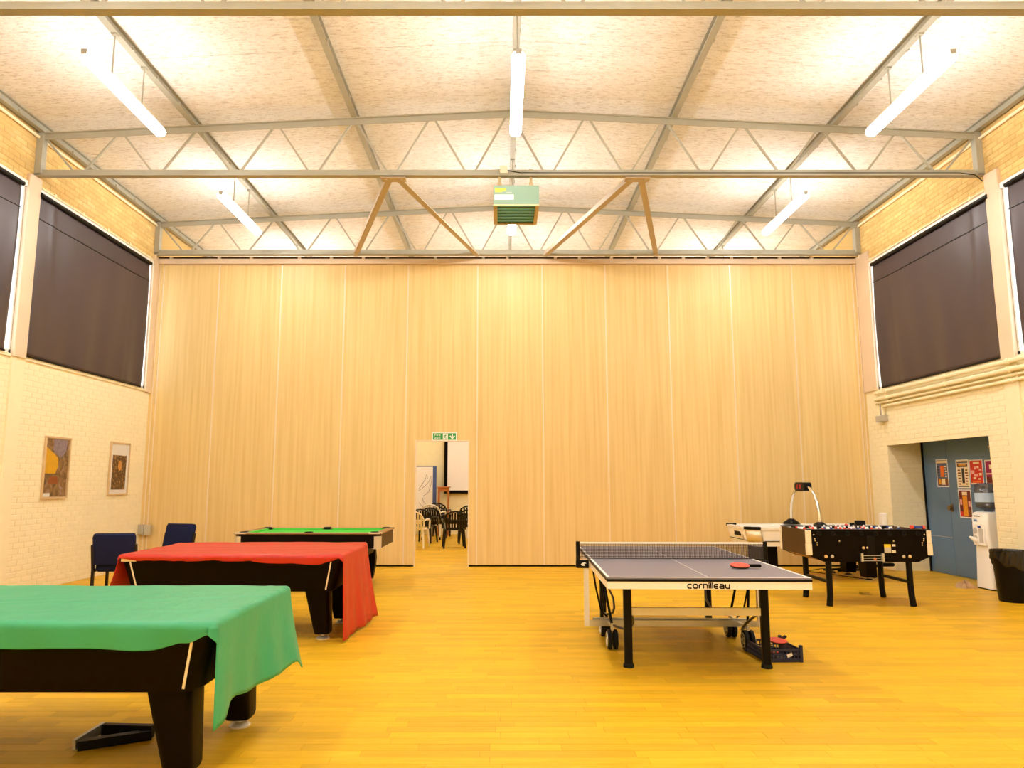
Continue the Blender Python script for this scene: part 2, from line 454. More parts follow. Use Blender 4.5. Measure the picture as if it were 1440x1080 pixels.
LW = [(6.07, 9.31), (9.56, 12.87)]
RW = [(5.95, 9.15), (9.41, 12.62)]
wl = side_wall('wall_left', 'cream painted brick side wall under the high windows on the left', XL, 1, 3.14, 5.52, LW)
AL = (9.86, 12.48, 2.11, 0.62)
wr = side_wall('wall_right', 'cream painted brick side wall with door recess on the right', XR, -1, 3.09, 5.42, RW, AL)
brick_field(wl, XL, 1, 2.5, YP, 0.0, 3.14, M_brick, single=lambda q: q[0] > 8.55 and 0.9 < q[2] < 3.15)
brick_field(wl, XL, 1, 2.5, YP, 5.53, 6.32, M_buff, name='buff_bricks')
brick_field(wr, XR, -1, 2.5, YP, 0.0, 2.80, M_brick, single=lambda q: q[0] > 8.95 and 0.62 < q[2] < 2.8, holes=[(AL[0], AL[1], -0.1, AL[2])])
brick_field(wr, XR, -1, 2.5, YP, 5.44, 6.32, M_buff, name='buff_bricks')
# piers between the windows, pilaster strips below, sills
for wall, X, s, py, sill, head in ((wl, XL, 1, (9.31, 9.56), 3.14, 5.52), (wr, XR, -1, (9.15, 9.41), 3.09, 5.52), (wl, XL, 1, (5.83, 6.07), 3.14, 5.52), (wr, XR, -1, (5.70, 5.95), 3.09, 5.52)):
    b = MB(); xs = sorted((X - s * 0.02, X + s * 0.055)); b.rbox(xs[0], xs[1], py[0], py[1], sill - 0.02, ZB - 0.02, 0.012, 0.004); b.build('pier', M_pier, wall)
    b = MB(); xs = sorted((X - s * 0.02, X + s * 0.028)); b.box(xs[0], xs[1], py[0] + 0.01, py[1] + 0.02, 0, sill - 0.02); b.build('pilaster', M_cream, wall, smooth=False)
for wall, X, s, y0, y1, sill in ((wl, XL, 1, 9.56, 12.9, 3.14), (wl, XL, 1, 6.07, 9.31, 3.14), (wr, XR, -1, 9.41, 12.66, 3.09), (wr, XR, -1, 5.95, 9.15, 3.09)):
    b = MB(); xs = sorted((X - s * 0.2, X + s * 0.02)); b.box(xs[0], xs[1], y0, y1, sill - 0.03, sill + 0.012); b.build('sill', M_cream, wall, smooth=False)
for wall, X, s, y0 in ((wl, XL, 1, 12.87), (wr, XR, -1, 12.62)):
    b = MB(); xs = sorted((X - s * 0.02, X + s * 0.035)); b.box(xs[0], xs[1], y0, YP + 0.05, 3.1, ZB - 0.02); b.build('end_post', M_pier, wall, smooth=False)

# alcove with the double doors
ax0, ax1 = XR, XR + AL[3]
b = MB(); zq = AL[2] + 0.25; b.box(ax0 + 0.24, ax1 + 0.1, AL[1], AL[1] + 0.12, 0, zq); b.box(ax0 + 0.24, ax1 + 0.1, AL[0] - 0.12, AL[0], 0, zq); b.box(ax0 + 0.07, ax1 + 0.1, AL[0], AL[1], zq, zq + 0.12)
b.build('recess', M_mortar, wr, smooth=False)
rv = MB()      # bricks on the far cheek of the recess
z = 0.005; k = 0
while z + 0.065 < AL[2] + 0.25:
    x = ax0 + 0.005 - (0.11 if k % 2 else 0)
    while x < ax1 - 0.03:
        a, c = max(x, ax0 + 0.004), min(x + 0.215, ax1 - 0.004)
        if c - a > 0.03:
            e = 0.0025; Y0 = AL[1]
            rv.add([(a, Y0, z), (c, Y0, z), (c, Y0, z + 0.065), (a, Y0, z + 0.065), (a + e, Y0 - 0.0045, z + e), (c - e, Y0 - 0.0045, z + e), (c - e, Y0 - 0.0045, z + 0.065 - e), (a + e, Y0 - 0.0045, z + 0.065 - e)],
                   [(4, 5, 6, 7), (0, 1, 5, 4), (1, 2, 6, 5), (2, 3, 7, 6), (3, 0, 4, 7)])
        x += 0.225
    z += 0.075; k += 1
o = rv.build('bricks', M_brick, wr, smooth=False); o['kind'] = 'stuff'
XD = ax1
d1 = bpy.data.objects.new('door_1', None); COL.objects.link(d1); d1.location = (XD, 11.2, 0); struct(d1, 'blue painted double doors in the brick recess')
def leaf(y0, y1):
    b = MB(); b.rbox(-0.03, 0.02, y0, y1, 0.006, 2.30, 0.006, 0.003); return b.build('door_leaf', M_door, d1)
la = leaf(0.603, 1.245); lb = leaf(-0.60, 0.597); leaf(-1.3, -0.606)
b = MB(); b.box(0.02, 0.08, -1.33, 1.275, 0, 2.35); b.build('door_backing', M_black, d1, smooth=False)
b = MB(); b.box(-0.05, 0.02, 1.245, 1.275, 0, 2.35); b.box(-0.05, 0.02, -1.33, 1.245, 2.30, 2.35); b.build('door_frame', M_blackp, d1, smooth=False)
b = MB(); b.rbox(-0.038, -0.03, 0.53, 0.592, 1.01, 1.13, 0.02, 0.002); lk = b.build('lock_plate', MATS['old_brass'], lb)
b = MB(); b.cyl((-0.085, 0.56, 1.07), (-0.038, 0.56, 1.07), 0.042, 0.03, 14); b.build('door_knob', MATS['old_brass'], lb)
for yy, zz in ((1.16, 2.0), (-0.45, 2.0)):
    b = MB(); b.lathe([(0.0, 0), (0.014, 0), (0.014, 0.006), (0.0, 0.008)], 12); o = b.build('door_stud', M_chrome, d1); o.rotation_euler = (0, -PI / 2, 0); o.location = (-0.03, yy, zz)
b = MB(); b.box(-0.034, -0.03, 0.61, 1.2, 0.595, 0.603); b.build('kick_plate_edge', M_silver, la, smooth=False)

# front wall behind the camera, far wall of the hall beyond
b = MB(); b.box(XL - 0.2, XR + 0.2, YB - 0.2, YB, 0, 6.8); struct(b.build('wall_front', M_cream, smooth=False), 'cream wall behind the viewer')
b = MB(); b.box(XL - 0.2, XR + 0.9, YE, YE + 0.2, 0, 6.8)
wf = struct(b.build('wall_far', mat('far_wall_paint', (0.87, 0.79, 0.50), 0.6, noise=0.03), smooth=False), 'yellow wall of the hall seen through the doorway')

# ---- windows with their blinds
def window(n, label, X, s, y0, y1, z0, z1):
    o = bpy.data.objects.new('window_%d' % n, None); COL.objects.link(o); o.location = (X, (y0 + y1) / 2, z0); struct(o, label)
    h = (y1 - y0) / 2; H = z1 - z0; xa, xb = sorted((-s * 0.055, -s * 0.004))
    for a, c, d, e in ((-h, -h + 0.035, 0, H), (h - 0.035, h, 0, H), (-h, h, 0, 0.06), (-h, h, H - 0.08, H), (-0.03, 0.03, 0.06, H - 0.08), (-h + 0.035, h - 0.035, H * 0.66, H * 0.66 + 0.05)):
        b = MB(); b.box(xa, xb, a, c, d, e); b.build('frame_bar', M_white, o, smooth=False)
    for a, c in ((-h + 0.035, -0.03), (0.03, h - 0.035)):
        for d, e in ((0.06, H * 0.66), (H * 0.66 + 0.05, H - 0.08)):
            b = MB(); b.box(-s * 0.03 - 0.003, -s * 0.03 + 0.003, a, c, d, e); b.build('pane', M_glass, o, smooth=False)
    b = MB(); xs = sorted((-s * 0.03, s * 0.03)); b.box(xs[0], xs[1], -h + 0.005, h - 0.005, H - 0.075, H + 0.0); b.build('blind_rail', M_white, o, smooth=False)
    return o
def blind(label, X, s, y0, y1, z0, z1, seed, far_gap):
    root = thing('roller_blind', label, 'blind', (X + s * 0.02, (y0 + y1) / 2, z0), 0, 'dark roller blinds over the high windows')
    h = (y1 - y0) / 2; H = z1 - z0; rr = random.Random(seed); ph = rr.random() * 6
    def fn(u, v):
        y = -h + 2 * h * u; z = 0.0 + (H - 0.02) * v
        low = (1 - v)
        f = 0.014 * low * math.sin(u * 17 + ph + v * 1.5) + 0.010 * math.sin(u * 31 + ph * 2 - v * 3) * low
        edge = math.exp(-((1 - u) / 0.09) ** 2) if far_gap else 0
        f += 0.05 * edge * math.sin(v * 3.0) - 0.012 * math.exp(-((u - 0.80 - 0.06 * v) / 0.025) ** 2) * low
        f += 0.014 * math.exp(-((u - 0.10 - 0.05 * (1 - v)) / 0.02) ** 2) * v
        y2 = y - (0.05 * math.sin(v * PI) * edge if far_gap else 0)
        return (s * (0.012 + f), y2, z)
    b = MB(); b.grid(fn, 90, 40); o = b.build('blind_fabric', M_blind, root)
    md = o.modifiers.new('thickness', 'SOLIDIFY'); md.thickness = 0.002
    b = MB(); b.cyl((s * 0.035, -h - 0.01, H - 0.02), (s * 0.035, h + 0.01, H - 0.02), 0.032, n=16); b.build('roller', M_blackp, root)
    b = MB(); zz = H - 0.36
    b.grid(lambda u, v: (fn(u, (zz + 0.01 * v) / (H - 0.02))[0] + s * 0.004, -h + 2 * h * u, zz + 0.012 * v), 60, 1)
    so = b.build('seam', M_blackp, root); md = so.modifiers.new('thickness', 'SOLIDIFY'); md.thickness = 0.002
    b = MB(); b.box(min(s * 0.004, s * 0.022), max(s * 0.004, s * 0.022), -h + 0.01, h - 0.01, -0.012, 0.008); b.build('bottom_bar', M_blackp, root, smooth=False)
    return root
window(1, 'high white framed window behind the left blind nearest the partition', XL, 1, 9.56, 12.87, 3.14, 5.52)
window(2, 'high white framed window at the left edge of the photo', XL, 1, 6.07, 9.31, 3.14, 5.52)
window(3, 'high white framed window behind the right blind nearest the partition', XR, -1, 9.41, 12.62, 3.09, 5.42)
window(4, 'high white framed window at the right edge of the photo', XR, -1, 5.95, 9.15, 3.09, 5.42)
blind('wide dark roller blind on left wall beside the oak partition', XL, 1, 9.55, 12.70, 3.165, 5.45, 1, True)
blind('dark roller blind cut off by the left edge, before the pale pier', XL, 1, 6.12, 9.165, 3.165, 5.45, 2, True)
blind('wide dark roller blind on right wall beside the oak partition', XR, -1, 9.375, 12.45, 3.115, 5.35, 3, True)
blind('dark roller blind cut off by the right edge above the pipes', XR, -1, 6.0, 8.99, 3.115, 5.35, 4, True)

# ---- folding partition (the back wall of this half)
wb = bpy.data.objects.new('wall_back', None); COL.objects.link(wb); wb.location = (0, YP, 0); struct(wb, 'tall light oak folding partition wall of vertical panels')
JX = [-6.33, -5.29, -4.12, -2.935, -1.755, -0.455, 0.75, 1.925, 3.10, 4.265, 5.42, 6.55]
ZT = 5.52; DOOR = (-1.56, -0.605, 2.225)
for k in range(11):
    x0, x1 = JX[k] + 0.011, JX[k + 1] - 0.011
    dy = random.uniform(0, 0.004)
    b = MB()
    if k == 4:
        b.box(x0, DOOR[0], dy, 0.1, 0.03, ZT); b.box(DOOR[1], x1, dy, 0.1, 0.03, ZT); b.box(DOOR[0], DOOR[1], dy, 0.1, DOOR[2], ZT)
    else:
        b.box(x0, x1, dy, 0.1, 0.03, ZT)
    b.build('panel', M_oak, wb, smooth=False)
for k in range(12):
    b = MB(); b.box(JX[k] - 0.011, JX[k] + 0.011, -0.003, 0.09, 0.03, ZT); b.build('edge_strip', M_alu, wb, smooth=False)
for a, c in ((XL - 0.0, JX[0] - 0.011), (JX[-1] + 0.011, XR)):
    b = MB(); b.box(a, c, -0.03, 0.1, 0.0, ZT + 0.02); b.build('end_panel', M_oak, wb, smooth=False)
for xq in (JX[0] - 0.055, JX[-1] + 0.05):
    b = MB(); b.box(xq - 0.008, xq + 0.008, -0.036, -0.03, 0, ZT); b.build('edge_strip', M_alu, wb, smooth=False)
for a, c in ((JX[0], DOOR[0]), (DOOR[1], JX[-1])):
    b = MB(); b.box(a, c, 0.012, 0.09, 0, 0.03); b.build('bottom_seal', M_blackp, wb, smooth=False)
b = MB(); b.box(DOOR[0] - 0.012, DOOR[0] + 0.006, -0.006, 0.105, 0.0, DOOR[2]); b.box(DOOR[1] - 0.006, DOOR[1] + 0.012, -0.006, 0.105, 0, DOOR[2]); b.box(DOOR[0] - 0.012, DOOR[1] + 0.012, -0.006, 0.105, DOOR[2] - 0.006, DOOR[2] + 0.012)
b.build('doorway_trim', M_alu, wb, smooth=False)
b = MB(); b.box(XL, XR, -0.06, 0.1, ZT + 0.012, ZT + 0.105); b.box(JX[0], JX[-1], 0.0, 0.08, ZT, ZT + 0.013); b.build('header_rail', M_pier, wb, smooth=False)
b = MB(); b.box(XL, XR, 0.0, 0.1, ZT + 0.105, ZB + 0.02); b.build('track_housing', M_darkbrown, wb, smooth=False)
b = MB(); b.box(XL, XR, 0.03, 0.1, ZB + 0.02, 6.9); b.build('upper_infill', M_slab, wb, smooth=False) if False else None
xx = XL + 0.25
while xx < XR - 0.1:
    b = MB(); b.box(xx - 0.025, xx + 0.025, -0.05, 0.01, ZT + 0.105, ZB + 0.0); b.cyl((xx, -0.055, ZB - 0.03), (xx, -0.045, ZB - 0.03), 0.014, n=8); b.build('hanger', M_pier if int(xx * 10) % 3 else M_steel, wb, smooth=False)
    xx += random.choice((0.45, 0.6, 0.9))

# ---- trusses
def truss(Y, label):
    root = thing('roof_truss', label, 'truss', (0, Y, ZB), 0, 'grey steel roof trusses')
    def topz(x): return roof(x) - 0.115 - ZB      # top of the upper chord, local
    b = MB(); b.box(XL + 0.02, XR - 0.02, -0.05, 0.05, 0.0, 0.012); b.box(XL + 0.02, XR - 0.02, -0.006, 0.006, 0.012, 0.10)
    b.box(XL + 0.02, XR - 0.02, -0.05, -0.04, 0.012, 0.03)
    b.build('bottom_chord', M_steel, root, smooth=False)
    b = MB()
    for a, c in ((XL + 0.02, RX), (RX, XR - 0.02)):
        b.prism([(a, topz(a) - 0.012), (c, topz(c) - 0.012), (c, topz(c)), (a, topz(a))], 'y', -0.05, 0.05)
        b.prism([(a, topz(a) - 0.095), (c, topz(c) - 0.095), (c, topz(c) - 0.012), (a, topz(a) - 0.012)], 'y', -0.02, -0.008)
    b.build('top_chord', M_steel, root, smooth=False)
    for xe in (XL + 0.05, XR - 0.05):
        b = MB(); b.box(xe - 0.045, xe + 0.045, -0.05, 0.05, 0.012, topz(xe) - 0.012); b.build('end_post', M_steel, root, smooth=False)
    n = 12; d = (XR - XL - 0.1) / n
    for k in range(n):
        xa = XL + 0.05 + k * d; xm = xa + d / 2; xc = xa + d
        for p, q in ((xa + 0.035, xm - 0.05), (xc - 0.035, xm + 0.05)):
            b = MB(); b.bar((p, 0.012, topz(p) - 0.05), (q, 0.012, 0.05), 0.026, 0.026, (0, 1, 0)); b.build('web_bar', M_steel, root, smooth=False)
    return root
truss(T_Y[0], 'grey steel roof truss crossing the very top of the photo')
truss(T_Y[1], 'grey steel roof truss in the middle, above the green heater')
truss(T_Y[2], 'grey steel roof truss directly above the oak partition')
for (xa, xb, lab) in ((-1.55, -2.72, 'diagonal steel ceiling brace leaning left, left of the heater'), (-1.45, -0.45, 'diagonal steel ceiling brace leaning right, left of the heater'),
                      (1.82, 0.80, 'diagonal steel ceiling brace leaning left, right of the heater'), (1.92, 2.86, 'diagonal steel ceiling brace leaning right, right of the heater')):
    b = MB(); b.bar((xa, T_Y[1] + 0.0, ZB - 0.02), (xb, T_Y[2] - 0.0, ZB - 0.02), 0.09, 0.012); b.bar((xa - 0.04, T_Y[1], ZB + 0.015), (xb - 0.04, T_Y[2], ZB + 0.015), 0.01, 0.07)
    br = b.build('ceiling_brace', mat('brace_steel', (0.50, 0.42, 0.33), 0.5) if 'brace_steel' not in MATS else MATS['brace_steel'], smooth=False); tag(br, lab, 'brace', 'diagonal ceiling braces')
for xg in (-1.5, 1.87):
    b = MB(); b.box(xg - 0.17, xg + 0.17, T_Y[1] - 0.06, T_Y[1] + 0.1, ZB - 0.036, ZB - 0.026)
    for q in (-0.1, 0.1): b.cyl((xg + q, T_Y[1], ZB - 0.05), (xg + q, T_Y[1], ZB - 0.036), 0.018, n=8)
    tag(b.build('gusset_plate', MATS['brace_steel'], smooth=False), 'bolted plate joining two braces to the middle truss, %s of the heater' % ('left' if xg < 0 else 'right'), 'plate', 'gusset plates')

# ---- purlins
plabel = ['grey steel purlin along the top of the left wall', 'grey steel purlin above the left hand lamps', 'grey steel purlin between left and middle lamps', 'grey steel purlin at the ridge above the middle lamps',
          'grey steel purlin between middle and right lamps', 'grey steel purlin above the right hand lamps', 'grey steel purlin along the top of the right wall']
for i, x in enumerate([XL + 0.07] + cols[1:6] + [XR - 0.07]):
    zt = roof(x) - 0.004; root = thing('roof_purlin', plabel[i], 'beam', (x, 8.5, zt - 0.105), 0, 'steel purlins under the ceiling')
    b = MB(); b.box(-0.04, 0.04, YB - 8.5 + 0.05, YE - 8.5 - 0.05, 0, 0.01); b.box(-0.005, 0.005, YB - 8.5 + 0.05, YE - 8.5 - 0.05, 0.01, 0.095); b.box(-0.04, 0.04, YB - 8.5 + 0.05, YE - 8.5 - 0.05, 0.095, 0.104)
    b.build('channel', M_steel, root, smooth=False)
    b = MB(); yy = -8.0
    while yy < 4.5: b.box(0.028, 0.052, yy - 0.02, yy + 0.02, -0.004, 0.035); yy += 0.6
    b.build('clips', M_steel, root, smooth=False)['kind'] = 'stuff'

# conduit runs along the wall heads
for X, s, z, lab in ((XL, 1, 6.22, 'pale conduit along the top of the left buff brick band'), (XR, -1, 6.20, 'pale conduit along the top of the right buff brick band')):
    b = MB(); b.cyl((X + s * 0.03, 2.6, z), (X + s * 0.03, 12.85, z), 0.022, n=10); 
    b.tube([(X + s * 0.03, 12.85, z), (X + s * 0.03, 12.9, z - 0.02), (X + s * 0.03, 12.92, z - 0.08), (X + s * 0.03, 12.92, 5.6)], 0.016)
    b.build('conduit', M_cream, wl if s > 0 else wr)
for X, s, z, ya, yb, lab in ((XL, 1, 5.545, 9.6, 12.86, 'thin cream conduit above the large left blind'), (XR, -1, 5.45, 9.45, 12.6, 'thin cream conduit above the large right blind')):
    b = MB(); b.cyl((X + s * 0.02, ya, z), (X + s * 0.02, yb, z), 0.016, n=8)
    yy = ya + 0.3
    while yy < yb: b.box(min(X, X + s * 0.042), max(X, X + s * 0.042), yy - 0.02, yy + 0.02, z - 0.024, z + 0.03); yy += 0.7
    b.build('conduit', M_cream, wl if s > 0 else wr)

# ---- strip lights
def strip_light(label, x, y):
    root = thing('strip_light', label, 'lamp', (x, y, 5.83), 0, 'hanging fluorescent strip lights')
    h = 0.82
    prof = [(-0.055, 0.03), (-0.07, 0.0), (-0.06, -0.035), (-0.03, -0.055), (0.03, -0.055), (0.06, -0.035), (0.07, 0.0), (0.055, 0.03)]
    b = MB(); b.prism(prof, 'y', -h, h); b.build('diffuser', M_lamp, root)
    b = MB(); b.box(-0.05, 0.05, -h + 0.01, h - 0.01, 0.0305, 0.055); b.build('spine', M_white, root, smooth=False)
    for q in (-1, 1):
        b = MB(); b.box(-0.03, 0.03, q * (h + 0.022) - 0.02, q * (h + 0.022) + 0.02, -0.012, 0.05); b.build('end_clip', M_silver, root, smooth=False)
        b = MB(); zt = roof(x) - 0.11 - 5.83; b.cyl((0, q * 0.33, 0.055), (0, q * 0.33, zt), 0.009, n=8); b.box(-0.03, 0.03, q * 0.33 - 0.03, q * 0.33 + 0.03, zt - 0.02, zt + 0.001); b.build('hanging_rod', M_steel, root, smooth=False)
    return root
LX = [-4.29, RX, 4.63]; side = ['left', 'middle', 'right']
first = None
for yy, row in ((7.72, 'near row, before the middle truss'), (11.35, 'far row, before the oak partition'), (4.2, 'row above the viewer'), (0.7, 'first row behind the viewer'), (-2.8, 'last row behind the viewer'), (14.9, 'first row beyond the partition'), (18.6, 'second row beyond the partition')):
    for i in range(3):
        lab = 'hanging white strip light, %s one of the %s' % (side[i], row)
        if first is None: first = strip_light(lab, LX[i], yy); base = first
        elif i == 1 and yy == 7.72: mid = strip_light(lab, LX[i], yy)
        else:
            src = mid if i == 1 else base
            dup(src, (LX[i], yy, 5.83), 0, lab)

# ---- heater
ht = thing('unit_heater', 'mint green box heater hanging under the middle truss', 'heater', (0.19, 9.56, 5.15))
b = MB(); w2, d2 = 0.305, 0.36
b.box(-w2, w2, -d2, -d2 + 0.012, 0, 0.262); b.box(-w2, w2, d2 - 0.012, d2, 0, 0.262); b.box(-w2, -w2 + 0.012, -d2 + 0.012, d2 - 0.012, 0, 0.262); b.box(w2 - 0.012, w2, -d2 + 0.012, d2 - 0.012, 0, 0.262); b.box(-w2 + 0.012, w2 - 0.012, -d2 + 0.012, d2 - 0.012, 0.25, 0.262)
b.build('casing', M_mint, ht, smooth=False)
b = MB(); b.box(-w2, -w2 + 0.05, -d2, d2, -0.02, 0.0); b.box(w2 - 0.05, w2, -d2, d2, -0.02, 0.0); b.box(-w2 + 0.05, w2 - 0.05, -d2, -d2 + 0.02, -0.02, 0); b.box(-w2 + 0.05, w2 - 0.05, d2 - 0.03, d2, -0.02, 0)
b.build('outlet_frame', M_tan, ht, smooth=False)
for k in range(6):
    yy = -0.28 + k * 0.11; b = MB(); b.box(-w2 + 0.05, w2 - 0.05, yy - 0.021, yy + 0.021, 0.01, 0.016, Matrix.Rotation(R(-24), 3, 'X')); b.build('louvre', M_teal, ht, smooth=False)
for k, r_ in enumerate((0.26, 0.20, 0.14, 0.08)):
    z_ = 0.268 + 0.025 * k; b = MB(); b.tube([(r_ * math.cos(2 * PI * i / 28), r_ * math.sin(2 * PI * i / 28), z_) for i in range(29)], 0.006, 6); b.build('fan_guard_ring', M_darkbrown, ht)
for k in range(8):
    a = PI * k / 4 + 0.2; b = MB(); b.tube([(0.265 * math.cos(a), 0.265 * math.sin(a), 0.262), (0.2 * math.cos(a), 0.2 * math.sin(a), 0.296), (0.08 * math.cos(a), 0.08 * math.sin(a), 0.346)], 0.005, 6); b.build('fan_guard_wire', M_darkbrown, ht)
for xx in (-0.225, 0.21):
    b = MB(); b.box(xx - 0.018, xx + 0.018, -0.085, -0.075, 0.25, 0.60); b.box(xx - 0.03, xx + 0.03, -0.08, -0.02, 0.56, 0.62); b.box(xx - 0.028, xx + 0.028, -0.09, -0.07, 0.38, 0.42); b.build('hanging_bracket', M_tan, ht, smooth=False)
b = MB(); b.box(-w2 + 0.02, -w2 + 0.17, -d2 - 0.002, -d2, 0.185, 0.225); b.box(-w2 + 0.02, -w2 + 0.12, -d2 - 0.002, -d2, 0.17, 0.19); b.build('yellow_sticker', M_yellow, ht, smooth=False)
b = MB(); b.box(-w2 + 0.015, -w2 + 0.27, -d2 - 0.002, -d2, 0.065, 0.135); b.build('white_label', M_paper, ht, smooth=False)
b = MB(); b.box(-w2 + 0.175, -w2 + 0.245, -d2 - 0.002, -d2, 0.158, 0.172); b.build('name_plate', M_steel, ht, smooth=False)
jb = MB(); jb.rbox(-0.03, 0.075, T_Y[1] - 0.075, T_Y[1] - 0.05, ZB + 0.02, ZB + 0.13, 0.01, 0.004); tag(jb.build('junction_box', M_trimcream), 'small pale electrical box on the truss above the heater', 'electrical box')
cb = MB(); cb.tube([(0.08, T_Y[1] - 0.065, ZB + 0.06), (0.25, T_Y[1] - 0.045, ZB + 0.038), (0.8, T_Y[1] - 0.045, ZB + 0.036), (2.5, T_Y[1] - 0.045, ZB + 0.036), (4.4, T_Y[1] - 0.045, ZB + 0.036), (6.3, T_Y[1] - 0.045, ZB + 0.036), (6.5, T_Y[1] - 0.06, ZB + 0.0), (6.58, T_Y[1] - 0.08, ZB - 0.1)], 0.007, 6)
tag(cb.build('power_cable', M_blackp), 'black cable lying along the middle truss right of the heater', 'cable')

# ---- pipes on the right wall
for z, r_, ye, lab, xo in ((3.035, 0.030, 12.66, 'topmost cream pipe under the right hand windows', 0.07), (2.925, 0.032, 12.67, 'second cream pipe from the top on the right wall', 0.07), (2.855, 0.018, 12.66, 'thin third cream pipe from the top on the right wall', 0.05), (2.785, 0.022, 12.44, 'lowest cream pipe on the right wall, bending down to the box', 0.05)):
    root = thing('wall_pipe', lab, 'pipe', (XR - xo, 8, z), 0, 'cream pipes along the right wall')
    b = MB()
    if z > 2.9: b.tube([(0, -5.4, 0), (0, ye - 8 - 0.06, 0), (0.01, ye - 8 - 0.015, 0), (0.035, ye - 8, 0), (xo, ye - 8, 0)], r_, 10)
    elif z > 2.8: b.tube([(0, -5.4, 0), (0, ye - 8, 0), (xo, ye - 8 + 0.01, 0)], r_, 8)
    else: b.tube([(0, -5.4, 0), (0, ye - 8 - 0.05, 0), (0, ye - 8 - 0.01, -0.015), (0, ye - 8, -0.06), (0, ye - 8, -0.15)], r_, 8)
    b.build('pipe_run', M_cream, root)
    for yy in (9.25, 10.6, 12.25):
        b = MB(); b.cyl((0, yy - 8 - 0.03, 0), (0, yy - 8 + 0.03, 0), r_ * 1.35, n=10); b.box(0, xo - 0.0, yy - 8 - 0.012, yy - 8 + 0.012, -0.012, 0.012); b.build('pipe_clip', M_cream, root)
b = MB(); b.rbox(XR - 0.1, XR, 12.38, 12.62, 2.52, 2.63, 0.01); b.cyl((XR - 0.05, 12.52, 2.63), (XR - 0.05, 12.52, 2.84), 0.012, n=8)
tag(b.build('switch_box', M_boxgrey), 'small grey metal box under the pipes on the right wall', 'electrical box')
b = MB(); b.rbox(6.56, 6.648, 12.62, 12.78, 0.735, 0.955, 0.03, 0.015); tag(b.build('wall_dispenser', M_cooler), 'rounded white box on the partition edge beside the blue doors', 'wall box')
root = thing('socket_box', 'pair of grey metal boxes in the left corner beside the partition', 'electrical box', (-6.33, YP - 0.06, 0.55))
b = MB(); b.rbox(-0.115, -0.02, -0.06, 0.02, 0.02, 0.19, 0.006, 0.004); b.build('box', M_boxgrey, root)
b = MB(); b.rbox(-0.012, 0.10, -0.05, 0.025, 0.01, 0.18, 0.006, 0.004); b.build('box', M_silver, root)

# ---- framed pictures on the left wall
def picture(label, y0, y1, z0, z1, kind):
    root = thing('framed_picture', label, 'picture', (XL + 0.006, (y0 + y1) / 2, z0)); h = (y1 - y0) / 2; H = z1 - z0
    for a, c, d, e in ((-h, h, 0, 0.025), (-h, h, H - 0.025, H), (-h, -h + 0.022, 0.025, H - 0.025), (h - 0.022, h, 0.025, H - 0.025)):
        b = MB(); b.box(0, 0.028, a, c, d, e); b.build('frame_side', mat('pale_frame_wood', (0.62, 0.45, 0.25), 0.5) if 'pale_frame_wood' not in MATS else MATS['pale_frame_wood'], root, smooth=False)
    b = MB(); b.box(0.002, 0.012, -h + 0.022, h - 0.022, 0.025, H - 0.025); b.build('mount', M_paper if kind == 2 else MATS['pale_frame_wood'], root, smooth=False)
    if kind == 1:
        b = MB(); b.box(0.012, 0.014, -h + 0.03, h - 0.03, 0.035, H - 0.035)
        b.build('print', ramp_mat('muted_print', [(0.32, srgb(70, 50, 35)), (0.45, srgb(120, 85, 50)), (0.56, srgb(150, 115, 70)), (0.7, srgb(160, 140, 150))], (4, 9, 7), detail=4, distort=1.2), root, smooth=False)
        b = MB(); b.prism([(-h + 0.03, 0.36), (-0.02, 0.36), (0.04, 0.46), (0.03, 0.58), (-0.1, 0.66), (-h + 0.03, 0.74)], 'x', 0.014, 0.0145); b.build('print_patch', mat('yellow_print', srgb(225, 170, 10), 0.6, noise=0.15, nscale=(8, 8, 8)), root, smooth=False)
        b = MB(); b.prism([(-0.1, H - 0.035), (h - 0.07, H - 0.035), (h - 0.10, 0.68), (0.08, 0.58), (0.03, 0.62), (-0.1, 0.69)], 'x', 0.014, 0.0145); b.build('print_patch', mat('violet_print', srgb(140, 125, 140), 0.6, noise=0.25, nscale=(20, 20, 20)), root, smooth=False)
        b = MB(); b.prism([(-0.18, 0.22), (0.06, 0.22), (0.04, 0.32), (-0.14, 0.32)], 'x', 0.014, 0.0145); b.build('print_patch', mat('rust_print', srgb(150, 75, 30), 0.6, noise=0.3, nscale=(15, 15, 15)), root, smooth=False)
        b = MB(); b.box(0.012, 0.016, -h + 0.03, -h + 0.19, 0.035, 0.085); b.build('caption_card', M_paper, root, smooth=False)
    else:
        b = MB(); b.box(0.012, 0.0135, -h + 0.09, h - 0.09, 0.09, H - 0.22)
        b.build('print', ramp_mat('brown_print', [(0.4, srgb(75, 48, 22)), (0.55, srgb(105, 68, 30)), (0.66, srgb(190, 140, 70))], (18, 26, 22), detail=3), root, smooth=False)
        b = MB(); b.prism([(0.02 + 0.06 * math.cos(a), 0.49 + 0.085 * math.sin(a)) for a in [2 * PI * i / 16 for i in range(16)]], 'x', 0.0135, 0.014); b.build('print_patch', mat('ochre_print', srgb(215, 150, 70), 0.6, noise=0.1), root, smooth=False)
    b = MB(); b.box(0.020, 0.022, -h + 0.022, h - 0.022, 0.025, H - 0.025); b.build('glazing', M_clear_thin, root, smooth=False)
    return root
M_clear_thin = thin_glass('picture_glass', (0.97, 0.97, 0.97, 1), 0.03)
picture('larger framed print with yellow and violet patches on the left wall', 10.17, 10.77, 1.24, 2.13, 1)
picture('narrower framed brown print in a wide white mount on the left wall', 11.88, 12.5, 1.27, 2.15, 2)

